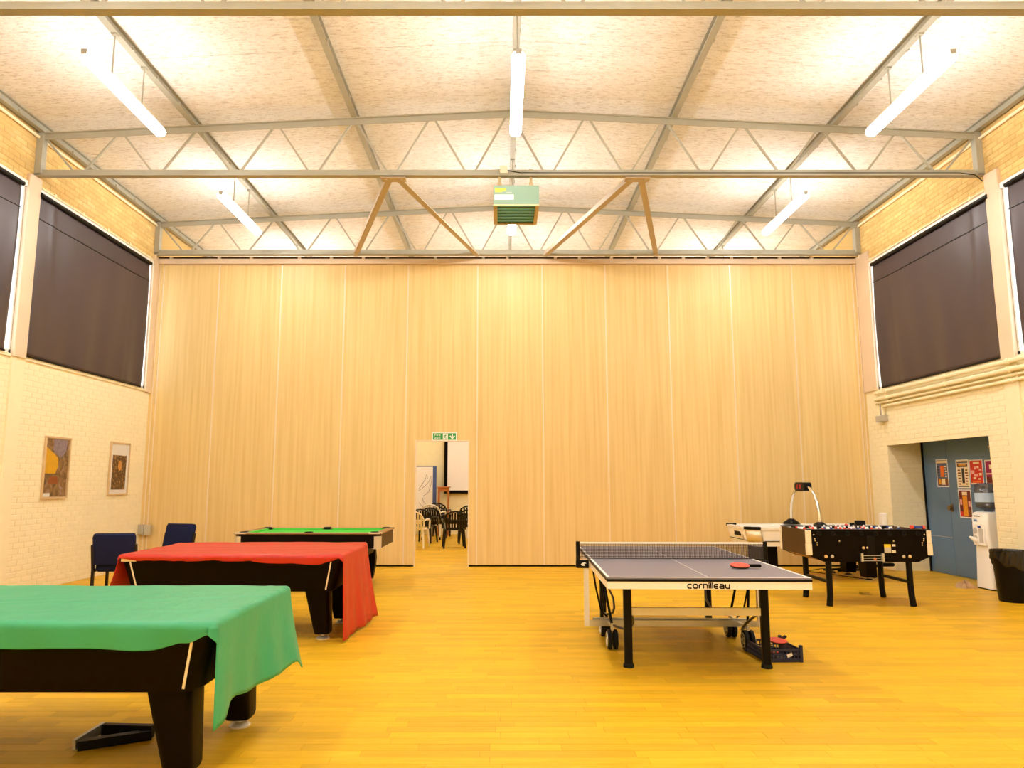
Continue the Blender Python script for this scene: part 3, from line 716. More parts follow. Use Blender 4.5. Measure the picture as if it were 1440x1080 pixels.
# ---- posters on the blue door
CC = {n: mat('ink_' + n, srgb(*c), 0.6) for n, c in dict(red=(205, 45, 30), orange=(225, 110, 35), dark=(45, 35, 40), slate=(90, 95, 115), magenta=(150, 20, 85), maroon=(110, 25, 25), amber=(225, 150, 30), cream=(240, 220, 180), brown=(120, 65, 25), paleblue=(170, 195, 225), pink=(235, 170, 160)).items()}
def poster(label, y0, y1, z0, z1, base, blocks, tilt=0.0):
    """blocks: (colour, u0, u1, v0, v1) in 0..1, u from the photo's left (larger y) to right"""
    root = thing('poster', label, 'poster', (XD - 0.031, (y0 + y1) / 2, (z0 + z1) / 2), 0, 'posters on the blue doors'); root.rotation_euler = (tilt, 0, 0)
    W, H = (y1 - y0), (z1 - z0); b = MB(); b.box(-0.0015, 0, -W / 2, W / 2, -H / 2, H / 2); b.build('sheet', M_paper, root, smooth=False)
    b = MB(); b.mat(CC[base]); b.box(-0.0021, -0.0015, -W / 2 + 0.015, W / 2 - 0.015, -H / 2 + 0.015, H / 2 - 0.015)
    for i, (c, u0, u1, v0, v1) in enumerate(blocks):
        b.mat(CC[c]); b.box(-0.0024 - i * 1e-5, -0.0021, W / 2 - u1 * W, W / 2 - u0 * W, -H / 2 + v0 * H, -H / 2 + v1 * H)
    b.build('print', None, root, smooth=False)
    return root
rr = random.Random(3)
def lines(n, u0, u1, v0, v1, c):
    out = []
    for i in range(n):
        v = v0 + (v1 - v0) * i / n; out.append((c, u0 + rr.random() * 0.05, u1 - rr.random() * 0.08, v, v + (v1 - v0) / n * 0.5))
    return out
poster('single poster with an orange centre strip left of the door knob', 11.785, 12.1, 1.405, 1.855, 'slate', [('cream', .06, .94, .86, .95), ('orange', .35, .65, .36, .75), ('brown', .08, .92, .06, .3), ('amber', .15, .35, .1, .28), ('cream', .42, .7, .08, .3)] + lines(5, .7, .92, .36, .8, 'cream') + lines(4, .08, .3, .4, .8, 'dark'))
poster('cream poster with a dark centre column, upper left of the cluster', 11.255, 11.57, 1.39, 1.832, 'cream', [('slate', .07, .93, .88, .95), ('dark', .1, .9, .74, .86), ('amber', .2, .8, .79, .84), ('dark', .42, .62, .17, .7)] + lines(6, .08, .38, .12, .7, 'brown') + lines(6, .66, .92, .12, .7, 'brown') + [('dark', .07, .93, .04, .08)])
poster('bright red poster above the water bottle', 10.925, 11.24, 1.452, 1.822, 'red', [('cream', .3, .75, .82, .92), ('pink', .35, .5, .6, .72), ('cream', .55, .7, .65, .73), ('pink', .12, .35, .42, .56), ('cream', .7, .88, .35, .45), ('pink', .3, .6, .3, .42), ('cream', .25, .45, .2, .28), ('pink', .7, .9, .55, .62), ('orange', .15, .8, .06, .14), ('cream', .6, .8, .18, .24)])
poster('magenta poster partly hidden by the brick corner', 10.56, 10.875, 1.45, 1.81, 'magenta', [('maroon', .05, .95, .05, .3), ('pink', .05, .95, .4, .46), ('cream', .3, .8, .62, .8)])
poster('maroon poster with an amber strip, below the cream one', 11.26, 11.57, 0.93, 1.367, 'maroon', [('amber', .32, .68, .06, .78), ('cream', .3, .7, .8, .92), ('pink', .75, .92, .4, .6), ('brown', .74, .93, .08, .3), ('red', .08, .3, .06, .22), ('pink', .1, .26, .45, .65)])

# ---- fire exit sign
sg = thing('exit_sign', 'green fire exit sign above the partition doorway', 'sign', (-1.045, YP - 0.002, 2.23))
b = MB(); b.box(-0.225, 0.225, -0.006, 0, 0, 0.15); b.build('sign_board', M_paper, sg, smooth=False)
b = MB(); b.box(-0.208, 0.208, -0.0068, -0.006, 0.015, 0.135); b.build('green_field', M_signgreen, sg, smooth=False)
text_mesh('Fire', 0.066, 'lettering', M_paper, sg, (-0.125, -0.0074, 0.103), (PI / 2, 0, 0), sx=1.1)
text_mesh('exit', 0.066, 'lettering', M_paper, sg, (-0.125, -0.0074, 0.047), (PI / 2, 0, 0), sx=1.1)
b = MB(); b.box(-0.028, 0.062, -0.0074, -0.0068, 0.02, 0.13); b.build('pictogram_panel', M_paper, sg, smooth=False)
b = MB(); Y0, Y1 = -0.0078, -0.0074
b.prism([(0.026 + 0.009 * math.cos(a), 0.117 + 0.009 * math.sin(a)) for a in [PI * i / 5 for i in range(10)]], 'y', Y0, Y1)
for p, q, wd in (((0.020, 0.104), (0.008, 0.066), 0.016), ((0.010, 0.068), (0.030, 0.048), 0.011), ((0.030, 0.048), (0.022, 0.026), 0.010), ((0.008, 0.068), (-0.006, 0.046), 0.011), ((-0.006, 0.046), (-0.020, 0.044), 0.009), ((0.020, 0.100), (0.040, 0.084), 0.008), ((0.018, 0.102), (-0.006, 0.092), 0.008), ((-0.006, 0.092), (-0.014, 0.076), 0.008)):
    dx, dz = q[0] - p[0], q[1] - p[1]; l = math.hypot(dx, dz); nx, nz = -dz / l * wd / 2, dx / l * wd / 2
    b.prism([(p[0] + nx, p[1] + nz), (q[0] + nx, q[1] + nz), (q[0] - nx, q[1] - nz), (p[0] - nx, p[1] - nz)], 'y', Y0, Y1)
b.build('running_figure', M_signgreen, sg, smooth=False)
b = MB(); b.prism([(0.132, 0.128), (0.152, 0.128), (0.152, 0.07), (0.176, 0.094), (0.192, 0.08), (0.142, 0.024), (0.092, 0.08), (0.108, 0.094), (0.132, 0.07)], 'y', -0.0074, -0.0068); b.build('down_arrow', M_paper, sg, smooth=False)

# ------------------------------------------------------------------ pool tables
def pool_table(label, x0, x1, y0, y1, style):
    cx, cy = (x0 + x1) / 2, (y0 + y1) / 2
    t = thing('pool_table', label, 'pool table', (cx, cy, 0), 0, 'pub pool tables')
    a, c = (x1 - x0) / 2, (y1 - y0) / 2; ZR = 0.785; zr0 = 0.735 if style == 1 else 0.766; zb = 0.735 if style == 1 else 0.762
    zlow = 0.455 if style == 1 else 0.575
    # rails: one frame with corner blocks
    b = MB(); wd = 0.11
    b.rbox(-a, a, -c, -c + wd, zr0, ZR, 0.02, 0.006); b.rbox(-a, a, c - wd, c, zr0, ZR, 0.02, 0.006)
    b.rbox(-a, -a + wd, -c + wd, c - wd, zr0, ZR, 0.004, 0.004); b.rbox(a - wd, a, -c + wd, c - wd, zr0, ZR, 0.004, 0.004)
    b.build('rail', M_black if style == 1 else mat('rail_wood', (0.33, 0.17, 0.06), 0.4, noise=0.15, nscale=(3, 30, 30)) if 'rail_wood' not in MATS else MATS.get('rail_wood'), t)
    b = MB(); b.box(-a + wd, a - wd, -c + wd, c - wd, 0.70, zb); b.build('playing_bed', M_felt, t, smooth=False)
    pk = 0.075
    for s in (-1, 1):
        for xa, xb in ((-a + wd + pk, -pk), (pk, a - wd - pk)):
            b = MB(); y_o, y_i = s * (c - wd), s * (c - wd - 0.045)
            b.loft([[(xa, y_o, 0.736), (xb, y_o, 0.736), (xb, y_o, 0.783), (xa, y_o, 0.783)], [(xa + 0.03, y_i, 0.755), (xb - 0.03, y_i, 0.755), (xb - 0.03, y_i, 0.778), (xa + 0.03, y_i, 0.778)]]); b.build('cushion', M_felt, t, smooth=False)
        b = MB(); x_o, x_i = s * (a - wd), s * (a - wd - 0.045); q = c - wd - pk
        b.loft([[(x_o, -q, 0.736), (x_o, q, 0.736), (x_o, q, 0.783), (x_o, -q, 0.783)], [(x_i, -q + 0.03, 0.755), (x_i, q - 0.03, 0.755), (x_i, q - 0.03, 0.778), (x_i, -q + 0.03, 0.778)]]); b.build('cushion', M_felt, t, smooth=False)
    for px, py in ((-a + wd, -c + wd), (0, -c + wd - 0.03), (a - wd, -c + wd), (-a + wd, c - wd), (0, c - wd + 0.03), (a - wd, c - wd)):
        b = MB(); b.lathe([(0.06, 0.7355), (0.062, 0.790), (0.055, 0.797), (0.047, 0.790), (0.045, 0.7358)], 18, (px, py, 0)); b.build('pocket', M_blackp, t)
    # body
    if style == 1:
        b = MB(); i = 0.075
        b.loft([rrect(-a + i + 0.03, a - i - 0.03, -c + i, c - i, 0.07, zlow), rrect(-a + i, a - i, -c + i * 0.9, c - i * 0.9, 0.07, zlow + 0.02), rrect(-a + 0.01, a - 0.01, -c + 0.012, c - 0.012, 0.07, 0.735)])
        b.build('cabinet', M_black, t)
        for sx in (-1, 1):
            for sy in (-1, 1):
                b = MB(); xt, xb_ = sx * (a - 0.10), sx * (a - 0.155); yt, yb_ = sy * (c - 0.010), sy * (c - i * 0.9 + 0.003)
                b.bar((xb_, yb_, zlow + 0.02), (xt, yt, 0.735), 0.012, 0.008, (0, 1, 0)); b.build('trim_strip', M_trimcream, t, smooth=False)
            if sx > 0: continue
            b = MB(); b.bar((sx * (a - 0.16), -c + 0.004, 0.752), (sx * (a - 0.02), -c + 0.004, 0.752), 0.012, 0.03); b.build('corner_plate', M_brass, t, smooth=False)
        b = MB(); b.bar((-a + 0.2, -c + i * 0.9 - 0.004, zlow + 0.03), (-a + 0.2 + 0.001, -c + i * 0.9 - 0.004, zlow + 0.03), 0.01, 0.01)
    else:
        b = MB(); b.box(-a + 0.07, a - 0.07, -c + 0.012, c - 0.012, zlow, 0.70); b.box(-a + 0.07, a - 0.07, -c + 0.012, -c + 0.1, 0.70, zr0); b.box(-a + 0.07, a - 0.07, c - 0.1, c - 0.012, 0.70, zr0); b.build('cabinet', M_black, t, smooth=False)
        for sx in (-1, 1):
            b = MB(); xs = sorted((sx * (a - 0.07), sx * (a - 0.012))); b.box(xs[0], xs[1], -c + 0.07, c - 0.07, zlow, zr0); b.build('end_panel', M_darkbrown, t, smooth=False)
            for sy in (-1, 1):
                b = MB(); px, py = sx * (a - 0.07), sy * (c - 0.07)
                b.cyl((px, py, zlow - 0.008), (px, py, 0.738), 0.066, n=20); b.build('corner_casting', M_chrome if False else mat('corner_silver', (0.72, 0.66, 0.55), 0.3, metal=0.5) if 'corner_silver' not in MATS else MATS['corner_silver'], t)
            for sy in (-1, 1):
                b = MB(); xs = sorted((sx * (a - 0.19), sx * (a + 0.002))); ys = sorted((sy * (c - 0.115), sy * (c + 0.002))); b.rbox(xs[0], xs[1], ys[0], ys[1], 0.77, ZR + 0.003, 0.03, 0.003); b.build('corner_plate', MATS['corner_silver'] if sy < 0 else M_blackp, t)
        b = MB(); b.box(-a + 0.25, a - 0.25, -c + 0.25, c - 0.25, 0.45, zlow); b.build('ball_box', M_black, t, smooth=False)
    # legs
    for sx in (-1, 1):
        for sy in (-1, 1):
            if style == 1:
                xo = a - 0.125; 
                lo = [rr_ for rr_ in (rrect(xo - 0.150, xo - 0.008, c - 0.31, c - 0.135, 0.045, 0.055), rrect(xo - 0.155, xo - 0.003, c - 0.315, c - 0.13, 0.045, 0.075), rrect(xo - 0.25, xo - 0.02, c - 0.335, c - 0.11, 0.05, zlow + 0.01))]
                lo = [[(x * sx, y * sy, z) for x, y, z in l] for l in lo]
                b = MB(); b.loft(lo); lg = b.build('leg', M_black, t)
                fx, fy = sx * (xo - 0.08), sy * (c - 0.222)
            else:
                y_ = c - 0.30
                out = [(a - 0.62, zlow), (a - 0.26, zlow), (a - 0.235, 0.46), (a - 0.225, 0.36), (a - 0.235, 0.22), (a - 0.27, 0.055), (a - 0.40, 0.055), (a - 0.44, 0.25), (a - 0.50, 0.42)]
                b = MB(); b.prism([(sx * u, v) for u, v in out], 'y', sy * y_ - 0.07, sy * y_ + 0.07); lg = b.build('leg', M_black, t, smooth=False)
                fx, fy = sx * (a - 0.335), sy * y_
            b = MB(); b.lathe([(0.0, 0), (0.062, 0.0), (0.064, 0.01), (0.05, 0.022), (0.022, 0.03), (0.018, 0.055), (0.0, 0.056)], 18, (fx, fy, 0)); b.build('leveller_foot', M_foot, lg)
    return t
TA = (-3.47, -1.39, 3.60, 4.85); TB = (-3.58, -1.50, 6.90, 8.15); TC = (-3.70, -1.665, 10.12, 11.38)
pool_table('black pool table under the green cloth in the foreground', *TA, 1)
pool_table('black pool table under the red cloth', *TB, 1)
pool_table('uncovered pool table with bright green playing bed before the partition', *TC, 2)

def drape(name, label, T, m, z0, front, end_r, end_l, top_fn, flare_r, flare_l, gap=0.02):
    """cover cloth over table T. front(u) and end_*(v) give the hanging lengths; the front corners stay open"""
    x0, x1, y0, y1 = T[0] - 0.012, T[1] + 0.012, T[2] - 0.012, T[3] + 0.012
    rb = 0.03; nt_, nl = 10, 5
    b = MB()
    NU, NV = 110, 60
    def top(u, v):
        x = x0 + rb + (x1 - x0 - 2 * rb) * u; y = y0 + rb + (y1 - y0 - 2 * rb) * v
        return Vector((x, y, z0 + top_fn(u, v)))
    b.grid(lambda u, v: top(u, v), NU, NV)
    def flap(edge, n, hang, along, out, fl, wob):
        def fn(s, t):
            e = edge(s); L = hang(s)
            if t < 0.25:
                a = t / 0.25 * PI / 2; return e + out * rb * math.sin(a) + Vector((0, 0, -rb * (1 - math.cos(a))))
            k = (t - 0.25) / 0.75
            d = max(L - rb, 0.004) * k
            o_ = rb + fl(s) * k ** 1.3 + wob(s, k)
            return e + out * o_ + Vector((0, 0, -rb - d)) + along(s, k)
        b.grid(fn, n, 24)
    zero = lambda s, k: Vector((0, 0, 0))
    flap(lambda s: top(s, 0), NU, front, zero, Vector((0, -1, 0)), lambda s: -0.012, lambda s, k: 0.006 * k * math.sin(s * 40))
    flap(lambda s: top(s, 1), NU, lambda s: 0.22 + 0.03 * math.sin(s * 9), zero, Vector((0, 1, 0)), lambda s: 0.02, lambda s, k: 0.012 * k * math.sin(s * 30))
    flap(lambda s: top(1, s), NV, end_r[0], end_r[1], Vector((1, 0, 0)), flare_r, end_r[2])
    flap(lambda s: top(0, s), NV, end_l[0], end_l[1], Vector((-1, 0, 0)), flare_l, end_l[2])
    for uu, a0, L0, L1 in ((1, -90, front(1.0), front(1.0) + 0.05), (0, -180, front(0.0) + 0.03, front(0.0))):
        def fan(p, t, uu=uu, a0=a0, L0=L0, L1=L1):
            e = top(uu, 0); ph = R(a0 + 90 * p); out = Vector((math.cos(ph), math.sin(ph), 0)); L = L0 + (L1 - L0) * p
            if t < 0.25:
                q = t / 0.25 * PI / 2; return e + out * rb * math.sin(q) + Vector((0, 0, -rb * (1 - math.cos(q))))
            k = (t - 0.25) / 0.75
            return e + out * (rb + 0.004) + Vector((0, 0, -rb - max(L - rb, 0.004) * k))
        b.grid(fan, 10, 24)
    me_o = b.build(name, m)
    bm = bmesh.new(); bm.from_mesh(me_o.data); bmesh.ops.remove_doubles(bm, verts=bm.verts, dist=0.0008); bmesh.ops.recalc_face_normals(bm, faces=bm.faces); bm.to_mesh(me_o.data); bm.free()
    for p in me_o.data.polygons: p.use_smooth = True
    md = me_o.modifiers.new('thickness', 'SOLIDIFY'); md.thickness = 0.0025; md.offset = 1
    return tag(me_o, label, 'cloth')
def lerp(pts, s):
    for (a, va), (c, vc) in zip(pts, pts[1:]):
        if s <= c: k = (s - a) / (c - a); k = k * k * (3 - 2 * k); return va + (vc - va) * k
    return pts[-1][1]
def noise2(u, v, a, seed):
    return a * (math.sin(u * 11.3 + v * 5.1 + seed) + 0.6 * math.sin(u * 23 - v * 13 + seed * 2) + 0.35 * math.sin(u * 47 + v * 21 + seed * 3))
def top_green(u, v):
    z = noise2(u, v, 0.0016, 1.0) + 0.004 * math.exp(-((v - 0.15 - 0.1 * u) / 0.03) ** 2) + 0.003 * math.exp(-((u - 0.93 - 0.02 * v) / 0.008) ** 2)
    z += 0.004 * math.exp(-((v - 0.5 - 0.35 * (u - 0.6)) / 0.02) ** 2) + 0.003 * math.exp(-((v - 0.65 - 0.5 * (u - 0.6)) / 0.015) ** 2)
    return 0.008 + max(z, -0.004)
drape('table_cover', 'green cloth draped over the foreground pool table', TA, M_green, 0.792,
      lambda s: lerp([(0, 0.12), (0.6, 0.125), (0.86, 0.13), (0.95, 0.10), (1.0, 0.06)], s) + 0.004 * math.sin(s * 25),
      (lambda s: lerp([(0, 0.50), (0.06, 0.49), (0.2, 0.43), (0.45, 0.46), (0.75, 0.46), (0.88, 0.45), (1.0, 0.52)], s),
       lambda s, k: Vector((0, -0.02 * k * (1 - s) + 0.05 * k * s, 0)),
       lambda s, k: 0.010 * k * math.sin(s * 22) + 0.014 * k * math.sin(s * 9 + 1)),
      (lambda s: 0.4, lambda s, k: Vector((0, 0, 0)), lambda s, k: 0.012 * k * math.sin(s * 20)),
      top_green, lambda s: 0.0 + 0.09 * s ** 2, lambda s: 0.03)
def top_red(u, v):
    z = noise2(u, v, 0.0018, 2.2) + 0.016 * math.exp(-((v - 0.97) / 0.10) ** 2) * (0.4 + 0.6 * min(1, u * 4)) + 0.010 * math.exp(-((v - 0.55 - 0.15 * u) / 0.06) ** 2) * (1 - u) + 0.006 * math.exp(-((v - 0.3 - 0.1 * u) / 0.05) ** 2)
    return 0.010 + max(z, -0.005)
drape('table_cover', 'red cloth draped over the middle pool table and reaching the floor', TB, M_red, 0.792,
      lambda s: lerp([(0, 0.035), (0.1, 0.05), (0.5, 0.055), (0.75, 0.075), (0.9, 0.085), (0.96, 0.06), (1.0, 0.035)], s) + 0.008 * abs(math.sin(s * 16)),
      (lambda s: 0.765 + top_red(1, s), lambda s, k: Vector((0, -0.03 * k * (1 - s) + 0.06 * k * s, 0)),
       lambda s, k: 0.010 * k * math.sin(s * 26) + 0.012 * math.sin(s * 12 + 0.5) * k),
      (lambda s: 0.66, lambda s, k: Vector((0, 0.02 * k * (2 * s - 1), 0)), lambda s, k: 0.014 * k * math.sin(s * 18)),
      top_red, lambda s: 0.02 + 0.10 * s, lambda s: 0.20)

# ------------------------------------------------------------------ table tennis table
pp = thing('table_tennis_table', 'blue grey table tennis table with white rim and net', 'table', (1.59, 6.93, 0), R(-1.5))
HW, HL, ZT_ = 0.7625, 1.37, 0.76
for s in (-1, 1):
    ya, yb = (-HL, -0.006) if s < 0 else (0.006, HL)
    b = MB(); b.mat(M_ppblue); b.box(-HW, HW, ya, yb, ZT_ - 0.012, ZT_)
    b.mat(M_linewhite); e = 0.0004; lw = 0.02
    b.box(-HW, -HW + lw, ya, yb, ZT_, ZT_ + e); b.box(HW - lw, HW, ya, yb, ZT_, ZT_ + e); b.box(-0.0025, 0.0025, ya, yb, ZT_, ZT_ + e)
    if s < 0: b.box(-HW + lw, HW - lw, ya, ya + lw, ZT_, ZT_ + e)
    else: b.box(-HW + lw, HW - lw, yb - lw, yb, ZT_, ZT_ + e)
    top = b.build('table_top', None, pp, smooth=False)
    b = MB(); b.box(-HW - 0.003, HW + 0.003, min(ya, yb) - 0.003, max(ya, yb) + 0.003, ZT_ - 0.030, ZT_ - 0.012); b.build('edge_band', M_blackp, top, smooth=False)
    ye = s * HL
    b = MB(); ys = sorted((ye - s * 0.03, ye)); b.box(-HW, HW, ys[0], ys[1], ZT_ - 0.085, ZT_ - 0.030); rim = b.build('rim', M_offwhite, pp, smooth=False)
    for q in (-1, 1):
        b = MB(); xs = sorted((q * (HW - 0.03), q * HW)); ys = sorted((s * 0.02, ye - s * 0.03)); b.box(xs[0], xs[1], ys[0], ys[1], ZT_ - 0.085, ZT_ - 0.030); b.build('rim', M_offwhite, pp, smooth=False)
    # legs and crossbar
    yl = s * 0.90
    for q in (-1, 1):
        b = MB(); b.rbox(q * 0.55 - 0.033, q * 0.55 + 0.033, yl - 0.033, yl + 0.033, 0.03, ZT_ - 0.032, 0.018, 0.002); lg = b.build('leg', M_blackp, pp)
        b = MB(); b.lathe([(0.0, 0), (0.043, 0), (0.045, 0.012), (0.04, 0.03), (0.0, 0.031)], 16, (q * 0.55, yl, 0)); b.build('foot', M_rubber, lg)
    b = MB(); b.box(-0.517, 0.517, yl - 0.015, yl + 0.015, 0.405, 0.465); b.build('crossbar', M_offwhite, pp, smooth=False)
# trolley frame
for q in (-1, 1):
    b = MB(); b.box(q * 0.80 - 0.022, q * 0.80 + 0.022, -0.02, 0.03, 0.15, ZT_ - 0.045); b.build('frame_post', M_offwhite, pp, smooth=False)
    b = MB(); b.box(min(q * 0.765, q * 0.80), max(q * 0.765, q * 0.80), -0.02, 0.03, ZT_ - 0.08, ZT_ - 0.045); b.build('frame_bracket', M_silver, pp, smooth=False)
b = MB(); b.box(-0.778, 0.778, -0.02, 0.03, 0.15, 0.185); b.box(-0.778, 0.778, -0.02, -0.01, 0.185, 0.205); b.box(-0.74, 0.74, 0.03, 0.07, 0.185, 0.215); b.build('frame_beam', M_silver, pp, smooth=False)
for q in (-1, 1):
    for s in (-1, 1):
        yw = s * 0.27; xw = q * 0.60
        wp = bpy.data.objects.new('caster', None); COL.objects.link(wp); wp.parent = pp; wp.location = (xw, yw, 0)
        for k in (-1, 1):
            b = MB(); prof = [(0.03, -0.018), (0.070, -0.020), (0.084, -0.014), (0.086, 0), (0.084, 0.014), (0.070, 0.020), (0.03, 0.018)]; b.lathe(prof, 24)
            o = b.build('wheel', M_rubber, wp); o.rotation_euler = (0, PI / 2, 0); o.location = (k * 0.026, 0, 0.086)
        for k in (-1, 1):
            b = MB()
            for i in range(5):
                a = 2 * PI * i / 5; b.bar((k * 0.047, 0.014 * math.cos(a), 0.086 + 0.014 * math.sin(a)), (k * 0.047, 0.058 * math.cos(a), 0.086 + 0.058 * math.sin(a)), 0.012, 0.004, (1, 0, 0))
            b.tube([(k * 0.047, 0.060 * math.cos(2 * PI * i / 20), 0.086 + 0.060 * math.sin(2 * PI * i / 20)) for i in range(21)], 0.005, 6); b.cyl((k * 0.044, 0, 0.086), (k * 0.051, 0, 0.086), 0.018, n=12)
            b.build('rim_spokes', M_silver, wp)
        b = MB(); b.box(-0.012, 0.012, -0.018, 0.018, 0.165, 0.225); b.bar((0, 0, 0.2), (q * 0.0, -s * 0.25, 0.185), 0.02, 0.012); b.build('fork', M_silver, wp, smooth=False)
    for s in (-1, 1):
        # curved struts from the axle to the underside of each half, and a bowed stay
        b = MB(); b.tube([(q * 0.60, s * 0.27, 0.21), (q * 0.63, s * 0.22, 0.40), (q * 0.66, s * 0.16, 0.60), (q * 0.70, s * 0.10, 0.73)], 0.012, 8); b.build('strut', M_blackp, pp)
        b = MB(); b.tube([(q * 0.60, s * 0.27, 0.21), (q * 0.56, s * 0.31, 0.20), (q * 0.51, s * 0.40, 0.20), (q * 0.48, s * 0.52, 0.23), (q * 0.47, s * 0.66, 0.30), (q * 0.50, s * 0.80, 0.38), (q * 0.535, s * 0.88, 0.43)], 0.011, 8); b.build('stay', mat('dark_steel', (0.10, 0.09, 0.08), 0.35, metal=0.5) if 'dark_steel' not in MATS else MATS['dark_steel'], pp)
    b = MB(); b.tube([(q * 0.74, 0.02, 0.70), (q * 0.71, 0.03, 0.5), (q * 0.66, 0.05, 0.27), (q * 0.60, 0.06, 0.22)], 0.009, 8); b.build('stay', M_blackp, pp)
# net
NW = 0.865
for q in (-1, 1):
    b = MB(); b.rbox(q * (NW + 0.01) - 0.018, q * (NW + 0.01) + 0.018, -0.018, 0.018, ZT_ - 0.02, ZT_ + 0.16, 0.008, 0.004); po = b.build('net_post', M_blackp, pp)
    b = MB(); xs = sorted((q * 0.775, q * (NW + 0.03))); b.rbox(xs[0], xs[1], -0.03, 0.03, ZT_ - 0.085, ZT_ - 0.012, 0.012, 0.005); bk = b.build('net_bracket', M_blackp, po)
    b = MB(); x_ = q * 0.825; b.prism([(x_ - 0.028, ZT_ - 0.052), (x_ - 0.012, ZT_ - 0.036), (x_ + 0.012, ZT_ - 0.032), (x_ + 0.026, ZT_ - 0.042), (x_ + 0.012, ZT_ - 0.042), (x_ + 0.002, ZT_ - 0.050), (x_ + 0.014, ZT_ - 0.056), (x_ + 0.008, ZT_ - 0.064), (x_ - 0.012, ZT_ - 0.062)], 'y', -0.0315, -0.030); b.build('white_emblem', M_paper, po, smooth=False)
b = MB(); k = -NW
while k < NW: b.box(k - 0.0021, k + 0.0021, -0.001, 0.001, ZT_ + 0.006, ZT_ + 0.14); k += 0.0115
for k in range(11): z_ = ZT_ + 0.008 + k * 0.0128; b.box(-NW, NW, -0.001, 0.001, z_ - 0.0021, z_ + 0.0021)
b.build('net', M_netdark, pp, smooth=False)
b = MB(); b.box(-NW, NW, -0.004, 0.004, ZT_ + 0.138, ZT_ + 0.1535); b.build('net_tape', M_linewhite, pp, smooth=False)
b = MB(); b.box(-NW, NW, -0.003, 0.003, ZT_ + 0.001, ZT_ + 0.008); b.build('net_cord', M_netdark, pp, smooth=False)
# lettering on the front rim, drawn in strokes (x-height 1)
G = {'c': ([[(0.9, 1), (0.25, 1), (0, 0.75), (0, 0.25), (0.25, 0), (0.9, 0)]], 0.95), 'o': ([[(0.25, 0), (0.85, 0), (1.1, 0.25), (1.1, 0.75), (0.85, 1), (0.25, 1), (0, 0.75), (0, 0.25), (0.25, 0)]], 1.1),
     'r': ([[(0, 0), (0, 0.7), (0.25, 1), (0.65, 1)]], 0.6), 'n': ([[(0, 0), (0, 1), (0.75, 1), (1, 0.75), (1, 0)]], 1.0), 'i': ([[(0, 0), (0, 1)], [(0, 1.28), (0, 1.48)]], 0.0),
     'l': ([[(0, 0), (0, 1.45)]], 0.0), 'E': ([[(0.9, 1), (0.2, 1), (0, 0.8), (0, 0.2), (0.2, 0), (0.9, 0)], [(0, 0.5), (0.85, 0.5)]], 0.9), 'a': ([[(0.1, 1), (0.8, 1), (1.05, 0.75), (1.05, 0), (0.25, 0), (0, 0.22), (0, 0.36), (0.2, 0.56), (1.05, 0.56)]], 1.05),
     'u': ([[(0, 1), (0, 0.25), (0.25, 0), (1, 0), (1, 1)]], 1.0)}
HS = 1.07
word = ['c', 'o', 'r', 'n', 'i', 'l', 'l', 'E', 'a', 'u']; sc = 0.0275; gapc = 0.44
tw = sum(G[ch][1] for ch in word) + gapc * (len(word) - 1); ox = -0.006 - tw * sc / 2 * HS; b = MB(); yy = -HL - 0.0008
xc = ox
for ch in word:
    strokes, wdt = G[ch]
    for st in strokes:
        for p, q in zip(st, st[1:]):
            p3 = Vector((xc + p[0] * sc * HS, yy, ZT_ - 0.0765 + p[1] * sc)); q3 = Vector((xc + q[0] * sc * HS, yy, ZT_ - 0.0765 + q[1] * sc)); d = (q3 - p3).normalized() * 0.0022
            b.bar(p3 - d, q3 + d, 0.0016, 0.0096, (d.z, 0, -d.x) if True else (0, 0, 1))
    xc += (wdt + gapc) * sc * HS
b.build('lettering', M_black, pp, smooth=False)

def paddle(label, loc, rot):
    root = thing('table_tennis_bat', label, 'bat', loc); root.rotation_euler = rot
    prof = []
    for i in range(28):
        a = 2 * PI * i / 28; r_ = 0.077; prof.append((r_ * math.cos(a) * 1.03, r_ * math.sin(a)))
    b = MB(); b.prism(prof, 'z', -0.0035, 0.0035); b.build('blade', M_darkbrown, root, smooth=False)
    b = MB(); b.prism([(x * 0.985, y * 0.985) for x, y in prof], 'z', 0.0035, 0.0068); b.build('red_rubber', M_redrub, root, smooth=False)
    b = MB(); b.prism([(x * 0.985, y * 0.985) for x, y in prof], 'z', -0.0068, -0.0035); b.build('black_rubber', M_rubber, root, smooth=False)
    b = MB(); b.rbox(0.070, 0.175, -0.014, 0.014, -0.011, 0.011, 0.008, 0.006); b.build('handle', M_black, root)
    return root
paddle('red table tennis bat lying on the blue grey table', (1.985, 6.17, 0.7815), (R(8), 0, R(-3)))

# ---- crate with bats on the floor
cr = thing('plastic_crate', 'dark blue slatted plastic crate on the floor beside a table leg', 'crate', (2.31, 6.40, 0), R(3))
cx_, cy_, ch_ = 0.15, 0.20, 0.135
b = MB(); b.box(-cx_, cx_, -cy_, cy_, 0, 0.008); b.build('base', M_navyp, cr, smooth=False)
for ax in range(4):
    b = MB()
    L = cx_ if ax < 2 else cy_; off = (cy_ if ax < 2 else cx_) * (1 if ax % 2 else -1)
    def P(u, z0_, z1_, u1):
        if ax < 2: b.box(u, u1, off - 0.005, off + 0.005, z0_, z1_)
        else: b.box(off - 0.005, off + 0.005, u, u1, z0_, z1_)
    P(-L, 0.008, 0.03, L); P(-L, ch_ - 0.045, ch_ - 0.03, L)
    n = int(2 * L / 0.03)
    for i in range(n + 1): u = -L + 2 * L * i / n; P(u - 0.004, 0.03, ch_ - 0.045, u + 0.004)
    for i in range(n):
        u = -L + 2 * L * (i + 0.5) / n; P(u - 0.012, 0.055, 0.063, u + 0.012)
    b.build('lattice_side', M_navyp, cr, smooth=False)
